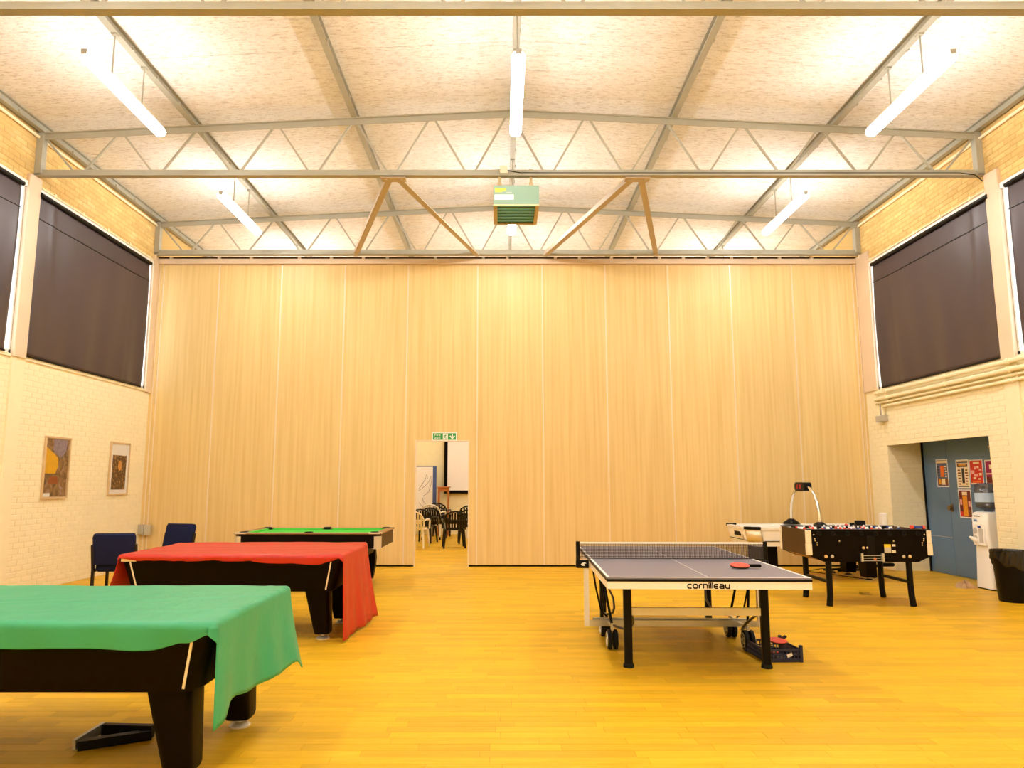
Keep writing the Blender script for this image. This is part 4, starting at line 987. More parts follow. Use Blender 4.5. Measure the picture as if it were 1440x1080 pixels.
for sx in (-1, 1):
    for sy in (-1, 1):
        b = MB(); b.box(sx * cx_ - 0.012, sx * cx_ + 0.012, sy * cy_ - 0.012, sy * cy_ + 0.012, 0, ch_); b.build('corner_post', M_navyp, cr, smooth=False)
b = MB(); b.box(0.03, 0.075, -cy_ - 0.0075, -cy_ - 0.005, 0.045, 0.07, Matrix.Rotation(R(-20), 3, 'Y')); b.build('paper_tag', M_paper, cr, smooth=False)
paddle('red table tennis bat on top in the blue crate', (2.34, 6.36, 0.138), (R(6), R(-3), R(48)))
paddle('red table tennis bat lower down in the blue crate', (2.27, 6.36, 0.05), (R(4), R(3), R(100)))
b = MB(); b.rbox(-0.05, 0.05, -0.02, 0.02, 0.0, 0.05, 0.015); o = b.build('ball_box', M_blackp, None, loc=(2.335, 6.54, 0.01)); tag(o, 'small black box at the back of the blue crate', 'box')

# ------------------------------------------------------------------ football table
fb = thing('football_table', 'black coin operated football table on tubular legs', 'football table', (4.43, 9.30, 0), R(-0.5))
FW, FD, FZ = 0.745, 0.43, 0.905
b = MB()
prof = [(-FW, 0.605), (-FW + 0.20, 0.525), (FW - 0.17, 0.525), (FW, 0.605), (FW, FZ), (-FW, FZ)]
b.prism(prof, 'y', -FD, -FD + 0.03); b.build('side_panel', M_black, fb, smooth=False)
b = MB(); b.prism(prof, 'y', FD - 0.03, FD); b.build('side_panel', M_black, fb, smooth=False)
for q in (-1, 1):
    b = MB(); xs = sorted((q * FW, q * (FW - 0.03))); b.box(xs[0], xs[1], -FD + 0.03, FD - 0.03, 0.60, FZ - 0.002); b.build('end_panel', M_darkbrown, fb, smooth=False)
    for z0_, z1_, ex in ((0.605, 0.745, 0.004), (0.747, FZ - 0.006, 0.0)):
        for sy in (-1, 1):
            b = MB(); xs = sorted((q * (FW - 0.055), q * (FW + 0.006 + ex))); ys = sorted((sy * (FD - 0.05), sy * (FD + 0.006 + ex))); b.rbox(xs[0], xs[1], ys[0], ys[1], z0_, z1_, 0.012, 0.004); b.build('corner_guard', M_trimcream, fb)
b = MB(); b.prism([(-FW + 0.03, 0.60), (-FW + 0.2, 0.53), (FW - 0.17, 0.53), (FW - 0.03, 0.60)], 'y', -FD + 0.03, FD - 0.03); b.build('belly_panel', mat('belly_wood', (0.30, 0.15, 0.05), 0.5), fb, smooth=False)
b = MB(); b.box(-FW + 0.03, FW - 0.03, -FD + 0.03, FD - 0.03, 0.80, 0.815); b.build('playfield', mat('pale_playfield', (0.62, 0.62, 0.56), 0.4), fb, smooth=False)
b = MB()
for q in (-1, 1):
    ys = sorted((q * (FD - 0.03), q * (FD - 0.09))); b.add([(-FW + 0.03, ys[0] if q > 0 else ys[1], 0.83), (FW - 0.03, ys[0] if q > 0 else ys[1], 0.83), (FW - 0.03, ys[1] if q > 0 else ys[0], 0.893), (-FW + 0.03, ys[1] if q > 0 else ys[0], 0.893)], [(0, 1, 2, 3)])
o = b.build('side_ramp', M_white, fb, smooth=False); md = o.modifiers.new('thickness', 'SOLIDIFY'); md.thickness = 0.004
b = MB(); b.rbox(-FW + 0.002, FW - 0.002, -FD - 0.004, -FD + 0.034, FZ - 0.004, FZ + 0.008, 0.006, 0.003); b.rbox(-FW + 0.002, FW - 0.002, FD - 0.034, FD + 0.004, FZ - 0.004, FZ + 0.008, 0.006, 0.003); b.build('rail_cap', M_blackp, fb)
ROD_X = [-0.60, -0.43, -0.26, -0.09, 0.08, 0.25, 0.42, 0.59]
team = ['r', 'r', 'b', 'r', 'b', 'r', 'b', 'b']; nfig = [1, 2, 3, 5, 5, 3, 2, 1]
for x, tm, nf in zip(ROD_X, team, nfig):
    b = MB(); b.cyl((x, -FD + 0.03, 0.875), (x, FD - 0.03, 0.875), 0.008, n=10); rod = b.build('rod', M_chrome, fb)
    for i in range(nf):
        yf = -0.30 + 0.60 * (i + 0.5) / nf
        b = MB(); b.mat(M_redrub if tm == 'r' else M_blue); b.rbox(x - 0.012, x + 0.012, yf - 0.017, yf + 0.017, 0.848, 0.905, 0.006, 0.003); b.rbox(x - 0.018, x + 0.012, yf - 0.011, yf + 0.011, 0.822, 0.848, 0.004, 0.002); b.mat(M_white); b.lathe([(0.0, 0.0), (0.010, 0.006), (0.012, 0.014), (0.009, 0.023), (0.0, 0.026)], 10, (x, yf, 0.905)); b.build('player_figure', None, rod)
    for sy in (-1, 1):
        b = MB(); b.mat(M_white if sy < 0 else M_black); b.cyl((x - 0.028, sy * (FD - 0.075), 0.884), (x + 0.028, sy * (FD - 0.075), 0.884), 0.017, n=12); b.mat(M_redrub if tm == 'r' else M_blue); b.cyl((x + 0.028, sy * (FD - 0.075), 0.884), (x + 0.05, sy * (FD - 0.075), 0.884), 0.018, n=12); b.build('bumper', None, rod)
    b = MB(); b.tube([(x + 0.024 * math.cos(2 * PI * i / 18), -FD - 0.006, 0.862 + 0.024 * math.sin(2 * PI * i / 18)) for i in range(19)], 0.006, 6); b.cyl((x, -FD - 0.004, 0.862), (x, -FD, 0.862), 0.02, n=14); b.build('rod_bearing', M_blackp, fb)
for x, z in ((-0.665, 0.848), (-0.655, 0.80), (-0.65, 0.778), (-0.63, 0.752), (-0.628, 0.726), (0.665, 0.85), (0.655, 0.80), (0.652, 0.778), (0.632, 0.752), (0.63, 0.726), (-0.36, 0.772), (0.29, 0.772)):
    b = MB(); b.lathe([(0, 0), (0.0095, 0), (0.008, 0.005), (0, 0.006)], 10); o = b.build('bolt', M_chrome, fb); o.rotation_euler = (PI / 2, 0, 0); o.location = (x, -FD, z)
for x in (-0.53, -0.455, 0.40, 0.475):
    b = MB(); b.lathe([(0, 0), (0.02, 0), (0.018, 0.006), (0.009, 0.008), (0, 0.009)], 14); o = b.build('leg_bolt', M_brass if x in (-0.53, 0.475) else M_silver, fb); o.rotation_euler = (PI / 2, 0, 0); o.location = (x, -FD, 0.592)
b = MB(); b.box(-0.03, 0.06, -FD - 0.01, -FD, 0.56, 0.83); coin = b.build('coin_mechanism', M_blackp, fb, smooth=False)
b = MB(); b.cyl((-0.075, -FD - 0.008, 0.695), (-0.075, -FD, 0.695), 0.016, n=12); b.build('lock', M_brass, coin)
b = MB(); b.cyl((-0.035, -FD - 0.014, 0.697), (-0.035, -FD, 0.697), 0.012, n=12); b.build('coin_button', M_chrome, coin)
for z in (0.545, 0.575, 0.605):
    b = MB(); b.cyl((-0.11, -FD - 0.03, z), (0.14, -FD - 0.03, z), 0.0045, n=8); b.build('tray_wire', M_silver, coin)
for x in (-0.11, 0.14):
    b = MB(); b.box(x - 0.012, x + 0.012, -FD - 0.036, -FD, 0.535, 0.63); b.build('tray_end', M_silver, coin, smooth=False)
b = MB(); b.mat(M_yellow); b.box(0.175, 0.255, -FD - 0.001, -FD, 0.70, 0.735); b.mat(M_silver); b.box(0.175, 0.255, -FD - 0.001, -FD, 0.635, 0.70); b.mat(M_trimcream); b.box(0.27, 0.31, -FD - 0.001, -FD, 0.71, 0.735); b.box(0.262, 0.31, -FD - 0.001, -FD, 0.635, 0.665); b.build('stickers', None, fb, smooth=False)
for q in (-1, 1):
    for s in (-1, 1):
        xl = -0.47 if q < 0 else 0.50
        b = MB(); b.tube([(xl, s * 0.345, 0.545), (xl, s * 0.345, 0.3), (xl + q * 0.004, s * 0.35, 0.12), (xl + q * 0.018, s * 0.352, 0.0)], [0.036, 0.036, 0.036, 0.037], 14); b.build('leg', M_blackp, fb)
    b = MB(); b.box(xl - 0.015, xl + 0.015, -0.31, 0.31, 0.265, 0.30); b.build('stretcher', M_blackp, fb, smooth=False)
b = MB(); b.lathe([(0.017 * math.sin(PI * i / 10), -0.017 * math.cos(PI * i / 10)) for i in range(11)], 14); o = b.build('table_football', M_orange, None, loc=(4.47, 8.848, 0.566)); tag(o, 'small orange ball in the wire tray of the football table', 'ball')
b = MB(); b.mat(M_blue); b.cyl((-0.06, 0, 0), (0.06, 0, 0), 0.017, n=12); b.mat(M_redrub); b.cyl((-0.085, 0, 0), (-0.06, 0, 0), 0.023, n=12); b.cyl((0.06, 0, 0), (0.085, 0, 0), 0.023, n=12); o = b.build('loose_handle', None, None, loc=(5.03, 8.885, 0.937)); o.rotation_euler = (0, R(2), R(5)); tag(o, 'blue tube with red ends lying on top of the football table', 'handle')

# ------------------------------------------------------------------ air hockey table
ah = thing('air_hockey_table', 'white air hockey table with chrome scoring arch before the partition', 'air hockey table', (4.82, 11.62, 0))
AW, AD, AZ = 1.13, 0.60, 0.80
b = MB(); b.loft([rrect(-AW + 0.07, AW - 0.07, -AD + 0.03, AD - 0.03, 0.16, 0.525), rrect(-AW + 0.05, AW - 0.05, -AD + 0.02, AD - 0.02, 0.17, 0.60), rrect(-AW + 0.012, AW - 0.012, -AD, AD, 0.18, AZ - 0.035)]); b.build('cabinet', M_cooler, ah)
b = MB(); lp = [rrect(-AW, AW, -AD - 0.012, AD + 0.012, 0.19, AZ - 0.035), rrect(-AW, AW, -AD - 0.012, AD + 0.012, 0.19, AZ), rrect(-AW + 0.075, AW - 0.075, -AD + 0.06, AD - 0.06, 0.13, AZ), rrect(-AW + 0.075, AW - 0.075, -AD + 0.06, AD - 0.06, 0.13, AZ - 0.035)]
b.loft(lp + [lp[0]], cap=False); b.build('top_rail', M_offwhite, ah)
b = MB(); b.loft([rrect(-AW + 0.075, AW - 0.075, -AD + 0.06, AD - 0.06, 0.13, AZ - 0.034), rrect(-AW + 0.075, AW - 0.075, -AD + 0.06, AD - 0.06, 0.13, AZ - 0.03)]); b.build('playing_surface', M_white, ah, smooth=False)
for sx in (-1, 1):
    for sy in (-1, 1):
        pts_o = []; pts_i = []
        for i in range(9):
            a = R(90 * i / 8); cxx, cyy = AW - 0.19, AD - 0.178
            pts_o.append((sx * (cxx + 0.195 * math.cos(a)), sy * (cyy + 0.195 * math.sin(a)))); pts_i.append((sx * (cxx + 0.10 * math.cos(a)), sy * (cyy + 0.10 * math.sin(a))))
        b = MB(); b.prism(pts_o + pts_i[::-1], 'z', AZ - 0.03, AZ + 0.012); b.build('corner_cap', M_blackp, ah, smooth=False)
        pts = [(sx * (AW - 0.20 + 0.19 * math.cos(R(90 * i / 8))), sy * (AD - 0.178 + 0.182 * math.sin(R(90 * i / 8)))) for i in range(9)]
        pb = [(sx * (AW - 0.24 + 0.185 * math.cos(R(90 * i / 8))), sy * (AD - 0.195 + 0.180 * math.sin(R(90 * i / 8)))) for i in range(9)]
        b = MB(); vs = [(x, y, AZ - 0.036) for x, y in pts] + [(x, y, 0.575) for x, y in pb]; b.add(vs, [(i, i + 1, i + 10, i + 9) for i in range(8)]); o = b.build('corner_panel', mat('satin_corner', (0.80, 0.70, 0.52), 0.35, metal=0.5) if 'satin_corner' not in MATS else MATS['satin_corner'], ah); md = o.modifiers.new('thickness', 'SOLIDIFY'); md.thickness = 0.004; md.offset = 0
b = MB(); b.box(-AW + 0.25, AW - 0.25, -AD + 0.006, -AD + 0.03, 0.596, 0.604); b.build('pinstripe', M_blackp, ah, smooth=False)
for q in (-1, 1):
    xs = sorted((q * (AW - 0.05), q * (AW - 0.022)))
    b = MB(); b.box(xs[0], xs[1], -0.17, 0.12, 0.655, 0.72); b.build('goal_slot', M_black, ah, smooth=False)
    xs = sorted((q * (AW - 0.055), q * (AW - 0.030))); b = MB(); b.prism([(-0.25 + 0.04 * math.cos(2 * PI * i / 14), 0.655 + 0.055 * math.sin(2 * PI * i / 14)) for i in range(14)], 'x', xs[0], xs[1]); b.build('coin_plate', M_silver, ah, smooth=False)
    xs = sorted((q * (AW - 0.075), q * (AW - 0.04))); b = MB(); b.box(xs[0], xs[1], -0.40, 0.40, 0.597, 0.604); b.build('pinstripe', M_blackp, ah, smooth=False)
    # pedestal
    px = -0.72 if q < 0 else 0.77
    arch = [(-0.43, 0.53), (-0.43, 0.05), (-0.23, 0.05)] + [(-0.20 * math.cos(PI * i / 8), 0.20 + 0.12 * math.sin(PI * i / 8)) for i in range(9)] + [(0.23, 0.05), (0.43, 0.05), (0.43, 0.53)]
    arch = [(y, z) for y, z in arch]
    b = MB(); b.prism(arch, 'x', px - 0.08, px + 0.08); ped = b.build('pedestal', M_black, ah, smooth=False)
    for s in (-1, 1):
        b = MB(); b.lathe([(0, 0), (0.085, 0), (0.085, 0.012), (0.04, 0.024), (0.02, 0.03), (0.02, 0.05), (0, 0.051)], 18, (px, s * 0.33, 0)); b.build('leveller_foot', M_chrome, ped)
for s in (-1, 1):
    b = MB(); b.lathe([(0.0, AZ), (0.14, AZ), (0.13, AZ + 0.02), (0.055, AZ + 0.075), (0.04, AZ + 0.085), (0, AZ + 0.086)], 20, (-0.02, s * 0.545, 0)); b.build('arch_base', M_blackp, ah)
    b = MB(); b.tube([(-0.02, s * 0.545, AZ + 0.08), (-0.02, s * 0.54, AZ + 0.2), (-0.02, s * 0.50, AZ + 0.35), (-0.02, s * 0.42, AZ + 0.47), (-0.02, s * 0.28, AZ + 0.57), (-0.02, s * 0.15, AZ + 0.61)], 0.024, 14); b.build('arch_tube', M_chrome, ah)
su = bpy.data.objects.new('score_unit', None); COL.objects.link(su); su.parent = ah; su.location = (-0.02, 0, AZ + 0.61)
b = MB(); b.loft([[(x_, y, z) for y, z, _ in rrect(-0.19, 0.19, -0.07, 0.07, 0.06, 0, 6)] for x_ in (-0.06, 0.06)]); b.build('score_case', M_blackp, su)
for k, yc in enumerate((0.085, -0.03)):
    b = MB()
    for (ya, za, yb_, zb_) in ((-0.02, 0.03, 0.02, 0.03), (-0.02, 0, 0.02, 0), (-0.02, -0.03, 0.02, -0.03), (-0.02, -0.03, -0.02, 0.03), (0.02, -0.03, 0.02, 0.03)): b.box(-0.0625, -0.06, yc + min(ya, yb_) - 0.004, yc + max(ya, yb_) + 0.004, min(za, zb_) - 0.004, max(za, zb_) + 0.004)
    b.build('digit', M_led, su, smooth=False)
def mallet(label, loc, m):
    b = MB(); b.lathe([(0, 0), (0.05, 0), (0.052, 0.008), (0.046, 0.02), (0.024, 0.022), (0.02, 0.05), (0.012, 0.06), (0, 0.062)], 20); o = b.build('air_hockey_mallet', m, None, loc=loc); tag(o, label, 'mallet', 'air hockey mallets')
mallet('red mallet on the near rail of the air hockey table', (5.18, 11.045, 0.801), M_redrub)
b = MB(); b.lathe([(0, 0), (0.075, 0), (0.078, 0.01), (0.075, 0.125), (0.06, 0.13), (0, 0.13)], 22); o = b.build('black_tub', M_blackp, None, loc=(5.49, 11.25, 0.77)); tag(o, 'round black tub on the right half of the air hockey table', 'tub')

# ---- clutter by the doors
root = thing('folded_stand', 'black folded metal stand lying on the floor behind the football table', 'stand', (5.98, 12.30, 0), R(8))
b = MB(); b.tube([(-0.55, 0, 0.05), (0.1, 0.05, 0.09), (0.48, 0.03, 0.11)], 0.016, 8); b.build('tube', M_blackp, root)
b = MB(); b.tube([(-0.35, 0.12, 0.018), (0.2, 0.1, 0.03), (0.5, 0.12, 0.12)], 0.018, 8); b.build('tube', M_blackp, root)
b = MB(); b.tube([(-0.55, -0.1, 0.018), (-0.55, 0.2, 0.03)], 0.018, 8); b.build('tube', M_blackp, root)
b = MB(); b.rbox(0.40, 0.62, 0.0, 0.12, 0.08, 0.14, 0.02); b.build('head', M_blackp, root)
b = MB(); b.rbox(-0.02, 0.10, -0.01, 0.06, 0.055, 0.12, 0.015); b.build('white_clamp', M_cooler, root)
b = MB(); b.tube([(5.62, 11.62, 0.30), (5.7, 11.6, 0.12), (5.8, 11.5, 0.012), (5.6, 11.35, 0.007), (5.35, 11.9, 0.007), (5.1, 12.4, 0.007), (5.5, 12.75, 0.007), (6.2, 12.8, 0.007)], 0.006, 6); tag(b.build('power_cable', M_blackp), 'black cable trailing on the floor from the air hockey table', 'cable')
b = MB(); b.box(-0.1, 0.1, -0.08, 0.08, 0.0, 0.003); b.box(-0.1, -0.097, -0.08, 0.08, 0.003, 0.035); b.box(-0.097, 0.1, 0.077, 0.08, 0.003, 0.03); o = b.build('plastic_tray', M_clear, None, smooth=False, loc=(4.84, 9.88, 0)); o.scale = (0.7, 0.6, 1.0); tag(o, 'small clear plastic tray on the floor under the football table', 'tray')

# ------------------------------------------------------------------ water cooler, bin
wc = thing('water_cooler', 'white water cooler with a tinted bottle in the door recess', 'water cooler', (6.88, 10.34, 0))
b = MB(); hw, hd = 0.165, 0.17
b.loft([rrect(-hw, hw, -hd, hd, 0.04, 0.02), rrect(-hw + 0.01, hw, -hd + 0.005, hd - 0.005, 0.045, 0.25), rrect(-hw + 0.025, hw, -hd + 0.01, hd - 0.01, 0.05, 0.6), rrect(-hw + 0.005, hw, -hd + 0.005, hd - 0.005, 0.05, 0.75), rrect(-hw, hw, -hd, hd, 0.05, 0.98), rrect(-hw + 0.02, hw - 0.01, -hd + 0.01, hd - 0.01, 0.05, 1.05), rrect(-hw + 0.05, hw - 0.04, -hd + 0.04, hd - 0.04, 0.05, 1.065)])
b.build('body', M_cooler, wc)
b = MB(); b.rbox(-hw + 0.01, hw - 0.01, -hd + 0.01, hd - 0.01, 0, 0.02, 0.03, 0.004); b.build('plinth', M_blackp, wc)
b = MB(); b.rbox(-hw - 0.008, -hw + 0.03, -0.125, 0.125, 0.60, 0.90, 0.006, 0.003); nic = b.build('dispenser_surround', M_cooler, wc)
b = MB(); b.rbox(-hw - 0.0095, -hw, -0.095, 0.0, 0.64, 0.83, 0.004, 0.001); b.build('niche', M_coolgrey, nic)
b = MB(); b.cyl((-hw - 0.012, 0.07, 0.80), (-hw, 0.07, 0.80), 0.042, n=18); b.build('cup_ring', M_coolgrey, nic)
b = MB(); b.cyl((-hw - 0.012, 0.07, 0.70), (-hw, 0.07, 0.70), 0.036, n=18); b.build('cup_ring', M_coolgrey, nic)
b = MB(); b.cyl((-hw - 0.09, 0.08, 0.715), (-hw - 0.01, 0.07, 0.665), 0.012, 0.04, 14); b.build('paper_cup', M_paper, nic)
b = MB(); b.box(-hw - 0.035, -hw, -0.055, -0.03, 0.845, 0.875); b.build('tap', M_blue, nic, smooth=False)
b = MB(); b.box(-hw - 0.004, -hw + 0.03, -0.04, 0.09, 1.0, 1.012); b.build('vent_slot', M_blackp, wc, smooth=False)
b = MB(); b.mat(CC['paleblue']); b.box(-hw - 0.002, -hw + 0.02, 0.02, 0.10, 0.925, 0.965); b.mat(M_blue); b.box(-hw - 0.0025, -hw - 0.002, 0.035, 0.085, 0.94, 0.95); b.build('brand_badge', None, wc, smooth=False)
b = MB(); b.lathe([(0.0, 1.06), (0.05, 1.062), (0.055, 1.09), (0.09, 1.10), (0.150, 1.13), (0.154, 1.17), (0.149, 1.18), (0.154, 1.19), (0.154, 1.24), (0.149, 1.25), (0.154, 1.26), (0.155, 1.38), (0.149, 1.39), (0.154, 1.40), (0.151, 1.45), (0.11, 1.465), (0.0, 1.468)], 26); bot = b.build('bottle', M_bottle, wc)
b = MB(); b.grid(lambda u, v: (0.157 * math.cos(PI * 0.75 + u * PI * 0.72), 0.157 * math.sin(PI * 0.75 + u * PI * 0.72), 1.20 + 0.13 * v), 16, 1); b.build('bottle_label', CC['paleblue'], bot)
b = MB(); b.lathe([(0.0, 1.10), (0.085, 1.105), (0.145, 1.135), (0.147, 1.33), (0.0, 1.331)], 22); b.build('water', thin_glass('tinted_water', (0.62, 0.66, 0.74, 1), 0.03), bot)
b = MB(); b.tube([(0.0 + 0.06 * math.sin(2 * PI * i / 24), -0.19 - 0.02 * math.cos(4 * PI * i / 24), 0.16 + 0.11 * math.cos(2 * PI * i / 24)) for i in range(25)], 0.012, 8); o = b.build('coiled_hose', M_blackp, None, loc=(6.93, 10.33, 0)); tag(o, 'black coiled hose beside the foot of the water cooler', 'hose')
def crumple(name, label, cat, m, c, rx, ry, h, seed):
    rr_ = random.Random(seed); b = MB(); n, k = 18, 6
    ph = [rr_.random() * 6 for _ in range(6)]
    loops = []
    for j in range(k + 1):
        t = j / k; r_ = 1 - t ** 2.2 * 0.98; z = h * t
        loops.append([(rx * r_ * math.cos(2 * PI * i / n) * (1 + 0.18 * math.sin(3 * 2 * PI * i / n + ph[0] + t * 4)), ry * r_ * math.sin(2 * PI * i / n) * (1 + 0.2 * math.sin(4 * 2 * PI * i / n + ph[1])), max(0, z * (1 + 0.5 * math.sin(5 * 2 * PI * i / n + ph[2] + t * 3)) )) for i in range(n)])
    b.loft(loops); o = b.build(name, m, None, loc=c); return tag(o, label, cat)
crumple('paper_heap', 'crumpled brown paper on the floor at the foot of the water cooler', 'paper', M_kraft, (6.56, 10.50, 0), 0.13, 0.11, 0.075, 5)
bn = thing('rubbish_bin', 'black rubbish bin with a black bag liner at the right edge', 'bin', (6.40, 9.30, 0))
b = MB(); b.lathe([(0.0, 0.004), (0.155, 0.0), (0.16, 0.01), (0.195, 0.55), (0.205, 0.60), (0.198, 0.605), (0.185, 0.55), (0.15, 0.03), (0.0, 0.025)], 28); b.build('bin_body', M_blackp, bn)
b = MB()
def bag(u, v):
    a = 2 * PI * u
    if v < 0.3: r_ = 0.185 + 0.025 * v / 0.3; z = 0.56 + 0.06 * v / 0.3
    elif v < 0.45: r_ = 0.212; z = 0.62 + 0.01 * math.sin((v - 0.3) / 0.15 * PI)
    else: k = (v - 0.45) / 0.55; r_ = 0.214 - 0.004 * k + 0.008 * math.sin(a * 9 + 2) * k; z = 0.62 - (0.15 + 0.06 * math.sin(a * 2 - 1.2) + 0.025 * math.sin(a * 7)) * k
    r_ += 0.004 * math.sin(a * 23 + v * 9)
    return (r_ * math.cos(a), r_ * math.sin(a), z)
b.grid(bag, 90, 14); o = b.build('bag_liner', mat('bag_plastic', (0.008, 0.008, 0.008), 0.22), bn); md = o.modifiers.new('thickness', 'SOLIDIFY'); md.thickness = 0.001

# ------------------------------------------------------------------ reception chairs
def easy_chair(label, loc, rz):
    t = thing('easy_chair', label, 'chair', loc, rz, 'navy low easy chairs')     # faces local -y
    b = MB(); b.rbox(-0.25, 0.25, -0.27, 0.25, 0.30, 0.43, 0.04, 0.03); b.build('seat', M_navy, t)
    b = MB(); th = R(12); 
    L = [rrect(-0.25, 0.25, 0.0, 0.10, 0.03, 0), rrect(-0.255, 0.255, -0.005, 0.105, 0.035, 0.03), rrect(-0.262, 0.262, -0.005, 0.105, 0.035, 0.36), rrect(-0.25, 0.25, 0.008, 0.092, 0.03, 0.40)]
    rot = Matrix.Rotation(-th, 3, 'X'); L = [[rot @ Vector(p) + Vector((0, 0.21, 0.42)) for p in l] for l in L]
    b.loft(L); b.build('backrest', M_navy, t)
    for q in (-1, 1):
        b = MB(); b.bar((q * 0.268, -0.24, 0.0), (q * 0.268, -0.24, 0.33), 0.028, 0.045); b.build('leg', M_darkwood, t, smooth=False)
        b = MB(); b.bar((q * 0.268, 0.245, 0.0), (q * 0.268, 0.25, 0.35), 0.028, 0.05); b.bar((q * 0.268, 0.25, 0.34), (q * 0.268, 0.32, 0.66), 0.028, 0.05); b.build('leg', M_darkwood, t, smooth=False)
        b = MB(); b.box(q * 0.268 - 0.014, q * 0.268 + 0.014, -0.24, 0.25, 0.30, 0.34); b.build('side_rail', M_darkwood, t, smooth=False)
    return t
e1 = easy_chair('navy padded low chair with its back to the viewer by the brick wall', (-5.17, 10.05, 0), R(180 + 8))
dup(e1, (-5.36, 11.75, 0), R(-15), 'navy padded low chair against the oak partition behind the red cloth')
lt = thing('low_table', 'low brown wooden table by the left wall at the photo edge', 'table', (-6.2, 8.45, 0))
b = MB(); b.rbox(-0.22, 0.22, -0.45, 0.38, 0.375, 0.40, 0.02, 0.004); b.build('table_top', M_orangewood, lt)
for q in (-1, 1):
    for s in (-1, 1):
        b = MB(); b.box(q * 0.18 - 0.02, q * 0.18 + 0.02, s * 0.33 - 0.05, s * 0.33 - 0.01, 0, 0.375); b.build('leg', M_orangewood, lt, smooth=False)

# ---- black folded stand under the green covered table
fs = thing('floor_stand', 'black low V shaped metal stand on the floor under the green covered table', 'stand', (-2.25, 4.33, 0))
b = MB(); b.bar((-0.09, -0.12, 0.03), (0.23, 0.06, 0.03), 0.05, 0.05); b.build('arm', M_blackp, fs, smooth=False)
b = MB(); b.bar((-0.07, 0.10, 0.04), (0.23, 0.08, 0.04), 0.04, 0.07); b.build('arm', M_blackp, fs, smooth=False)
b = MB(); b.bar((-0.105, -0.13, 0.035), (-0.08, 0.12, 0.05), 0.02, 0.055); b.build('end_plate', M_silver, fs, smooth=False)

# ------------------------------------------------------------------ hall beyond the doorway
def monobloc(label, loc, rz, m, group):
    t = thing('plastic_armchair', label, 'chair', loc, rz, group)      # faces local +y, back at -y
    b = MB(); b.rbox(-0.22, 0.22, -0.20, 0.23, 0.40, 0.425, 0.05, 0.01); b.build('seat', m, t)
    b = MB(); bp = lambda x, z: (x, -0.21 - 0.10 * (z - 0.41) / 0.4 - 0.04 * (1 - (x / 0.25) ** 2), z)
    arch = [(-0.235, 0.42), (-0.25, 0.55), (-0.245, 0.66), (-0.20, 0.76), (-0.10, 0.815), (0, 0.83), (0.10, 0.815), (0.20, 0.76), (0.245, 0.66), (0.25, 0.55), (0.235, 0.42)]
    b.tube([bp(x, z) for x, z in arch], 0.02, 8)
    for x in (-0.195, -0.13, -0.065, 0.0, 0.065, 0.13, 0.195):
        zt = 0.80 - 1.6 * x * x; b.bar(bp(x * 0.95, 0.41), bp(x, zt), 0.040, 0.012, (0, 1, 0))
    b.bar(bp(-0.19, 0.60), bp(0.19, 0.60), 0.10, 0.012, (0, 1, 0)); b.bar(bp(-0.2, 0.44), bp(0.2, 0.44), 0.06, 0.012, (0, 1, 0))
    b.tube([bp(x, 0.63) for x in (-0.24, -0.1, 0, 0.1, 0.24)], 0.014, 6); b.build('backrest', m, t)
    for q in (-1, 1):
        b = MB(); b.tube([(q * 0.25, -0.26, 0.62), (q * 0.275, -0.12, 0.645), (q * 0.28, 0.08, 0.64), (q * 0.27, 0.19, 0.61), (q * 0.255, 0.225, 0.54), (q * 0.25, 0.23, 0.42)], 0.02, 8); b.build('arm', m, t)
        for s in (-1, 1):
            b = MB(); y_ = 0.21 if s > 0 else -0.19; b.tube([(q * 0.205, y_, 0.41), (q * 0.225, y_ + s * 0.02, 0.22), (q * 0.245, y_ + s * 0.05, 0.0)], [0.032, 0.026, 0.02], 8); b.build('leg', m, t)
    return t
gB = 'black plastic armchairs in the hall beyond'; gW = 'cream plastic armchairs in the hall beyond'
cB = monobloc('black plastic armchair nearest the doorway on its right', (-1.11, 16.95, 0), R(8), M_monob, gB)
cW = monobloc('cream plastic armchair cut by the left edge of the doorway', (-1.98, 16.95, 0), R(-10), M_monow, gW)
dup(cB, (-1.93, 18.35, 0), R(-14), 'black plastic armchair behind the cut off cream chair')
dup(cB, (-1.80, 19.35, 0), R(-12), 'lowest black armchair of the mixed stack by the tall wooden stand')
dup(cW, (-1.80, 19.35, 0.085), R(-12), 'cream armchair in the middle of the mixed stack')
dup(cB, (-1.72, 20.2, 0), R(-8), 'lower black armchair of the farthest left stack')
dup(cB, (-1.72, 20.2, 0.10), R(-8), 'upper black armchair of the farthest left stack')
dup(cB, (-0.83, 18.2, 0), R(6), 'lower black armchair of the stack at the right doorway edge')
dup(cB, (-0.83, 18.2, 0.09), R(6), 'upper black armchair of the stack at the right doorway edge')
dup(cW, (-0.70, 19.9, 0), R(4), 'lower cream armchair of the pair at the back right')
dup(cW, (-0.70, 19.9, 0.09), R(4), 'upper cream armchair of the pair at the back right')
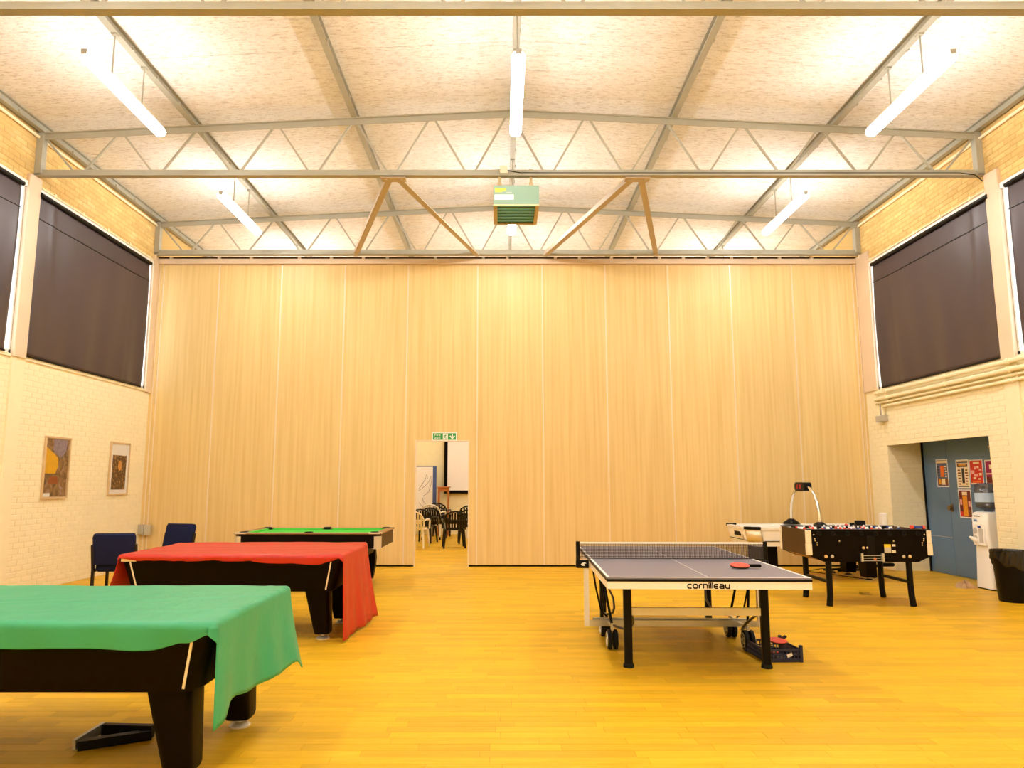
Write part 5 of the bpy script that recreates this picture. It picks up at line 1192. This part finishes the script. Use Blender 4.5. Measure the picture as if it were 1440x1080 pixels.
# projector screen, display board, tall stand
ps = thing('projection_screen', 'white projection screen with dark border on the far wall', 'screen', (-0.2, YE - 0.07, 1.17))
b = MB(); b.box(-1.50, 1.50, -0.03, -0.004, 0, 1.9); b.build('border', M_black, ps, smooth=False)
b = MB(); b.box(-1.40, 1.40, -0.034, -0.03, 0.09, 1.83); b.build('screen_surface', mat('screen_white', (0.88, 0.86, 0.84), 0.7), ps, smooth=False)
for q in (-1.2, 1.2):
    b = MB(); b.box(q - 0.03, q + 0.03, -0.05, 0.066, 1.9, 1.96); b.box(q - 0.03, q + 0.03, -0.004, 0.066, 0.0, 0.05); b.build('wall_bracket', M_black, ps, smooth=False)
b = MB(); b.cyl((-1.55, -0.06, 1.95), (1.55, -0.06, 1.95), 0.06, n=14); b.build('screen_housing', M_black, ps)
db = thing('display_board', 'blue display board with a white line drawing sheet by the far wall', 'board', (-2.18, 20.95, 0))
b = MB(); b.box(-0.42, 0.29, 0, 0.03, 0.35, 1.95); b.build('board', mat('board_blue', (0.06, 0.10, 0.30), 0.7), db, smooth=False)
b = MB(); b.box(-0.41, 0.185, -0.004, 0, 0.62, 1.935); sh = b.build('sheet', M_paper, db, smooth=False)
b = MB()
for st in ([(-0.22, 1.30), (-0.12, 1.44), (-0.03, 1.58), (0.0, 1.72), (0.04, 1.60)], [(-0.22, 1.25), (-0.05, 1.38), (0.08, 1.52), (0.13, 1.68), (0.14, 1.45), (0.07, 1.22), (-0.08, 1.10)], [(-0.12, 1.08), (-0.06, 0.92), (0.05, 0.84), (-0.10, 0.80), (-0.2, 0.92)]):
    b.tube([(x, -0.006, z) for x, z in st], 0.006, 6)
b.build('line_drawing', MATS['ink_slate'], sh)
for q in (-0.38, 0.25):
    b = MB(); b.box(q - 0.02, q + 0.02, 0.0, 0.03, 0, 0.35); b.box(q - 0.02, q + 0.02, -0.2, 0.23, 0, 0.025); b.build('leg', M_silver, db, smooth=False)
ts = thing('tall_stand', 'tall narrow orange wood stand with four legs before the screen', 'stand', (-1.66, 20.75, 0))
b = MB(); b.rbox(-0.19, 0.19, -0.16, 0.16, 1.345, 1.375, 0.01, 0.004); b.build('stand_top', M_orangewood, ts)
b = MB(); b.box(-0.155, 0.155, -0.13, 0.13, 1.24, 1.345); b.build('apron', M_orangewood, ts, smooth=False)
for q in (-1, 1):
    for s in (-1, 1):
        b = MB(); b.bar((q * 0.135, s * 0.11, 0), (q * 0.135, s * 0.11, 1.26), 0.04, 0.04); b.build('leg', M_orangewood, ts, smooth=False)
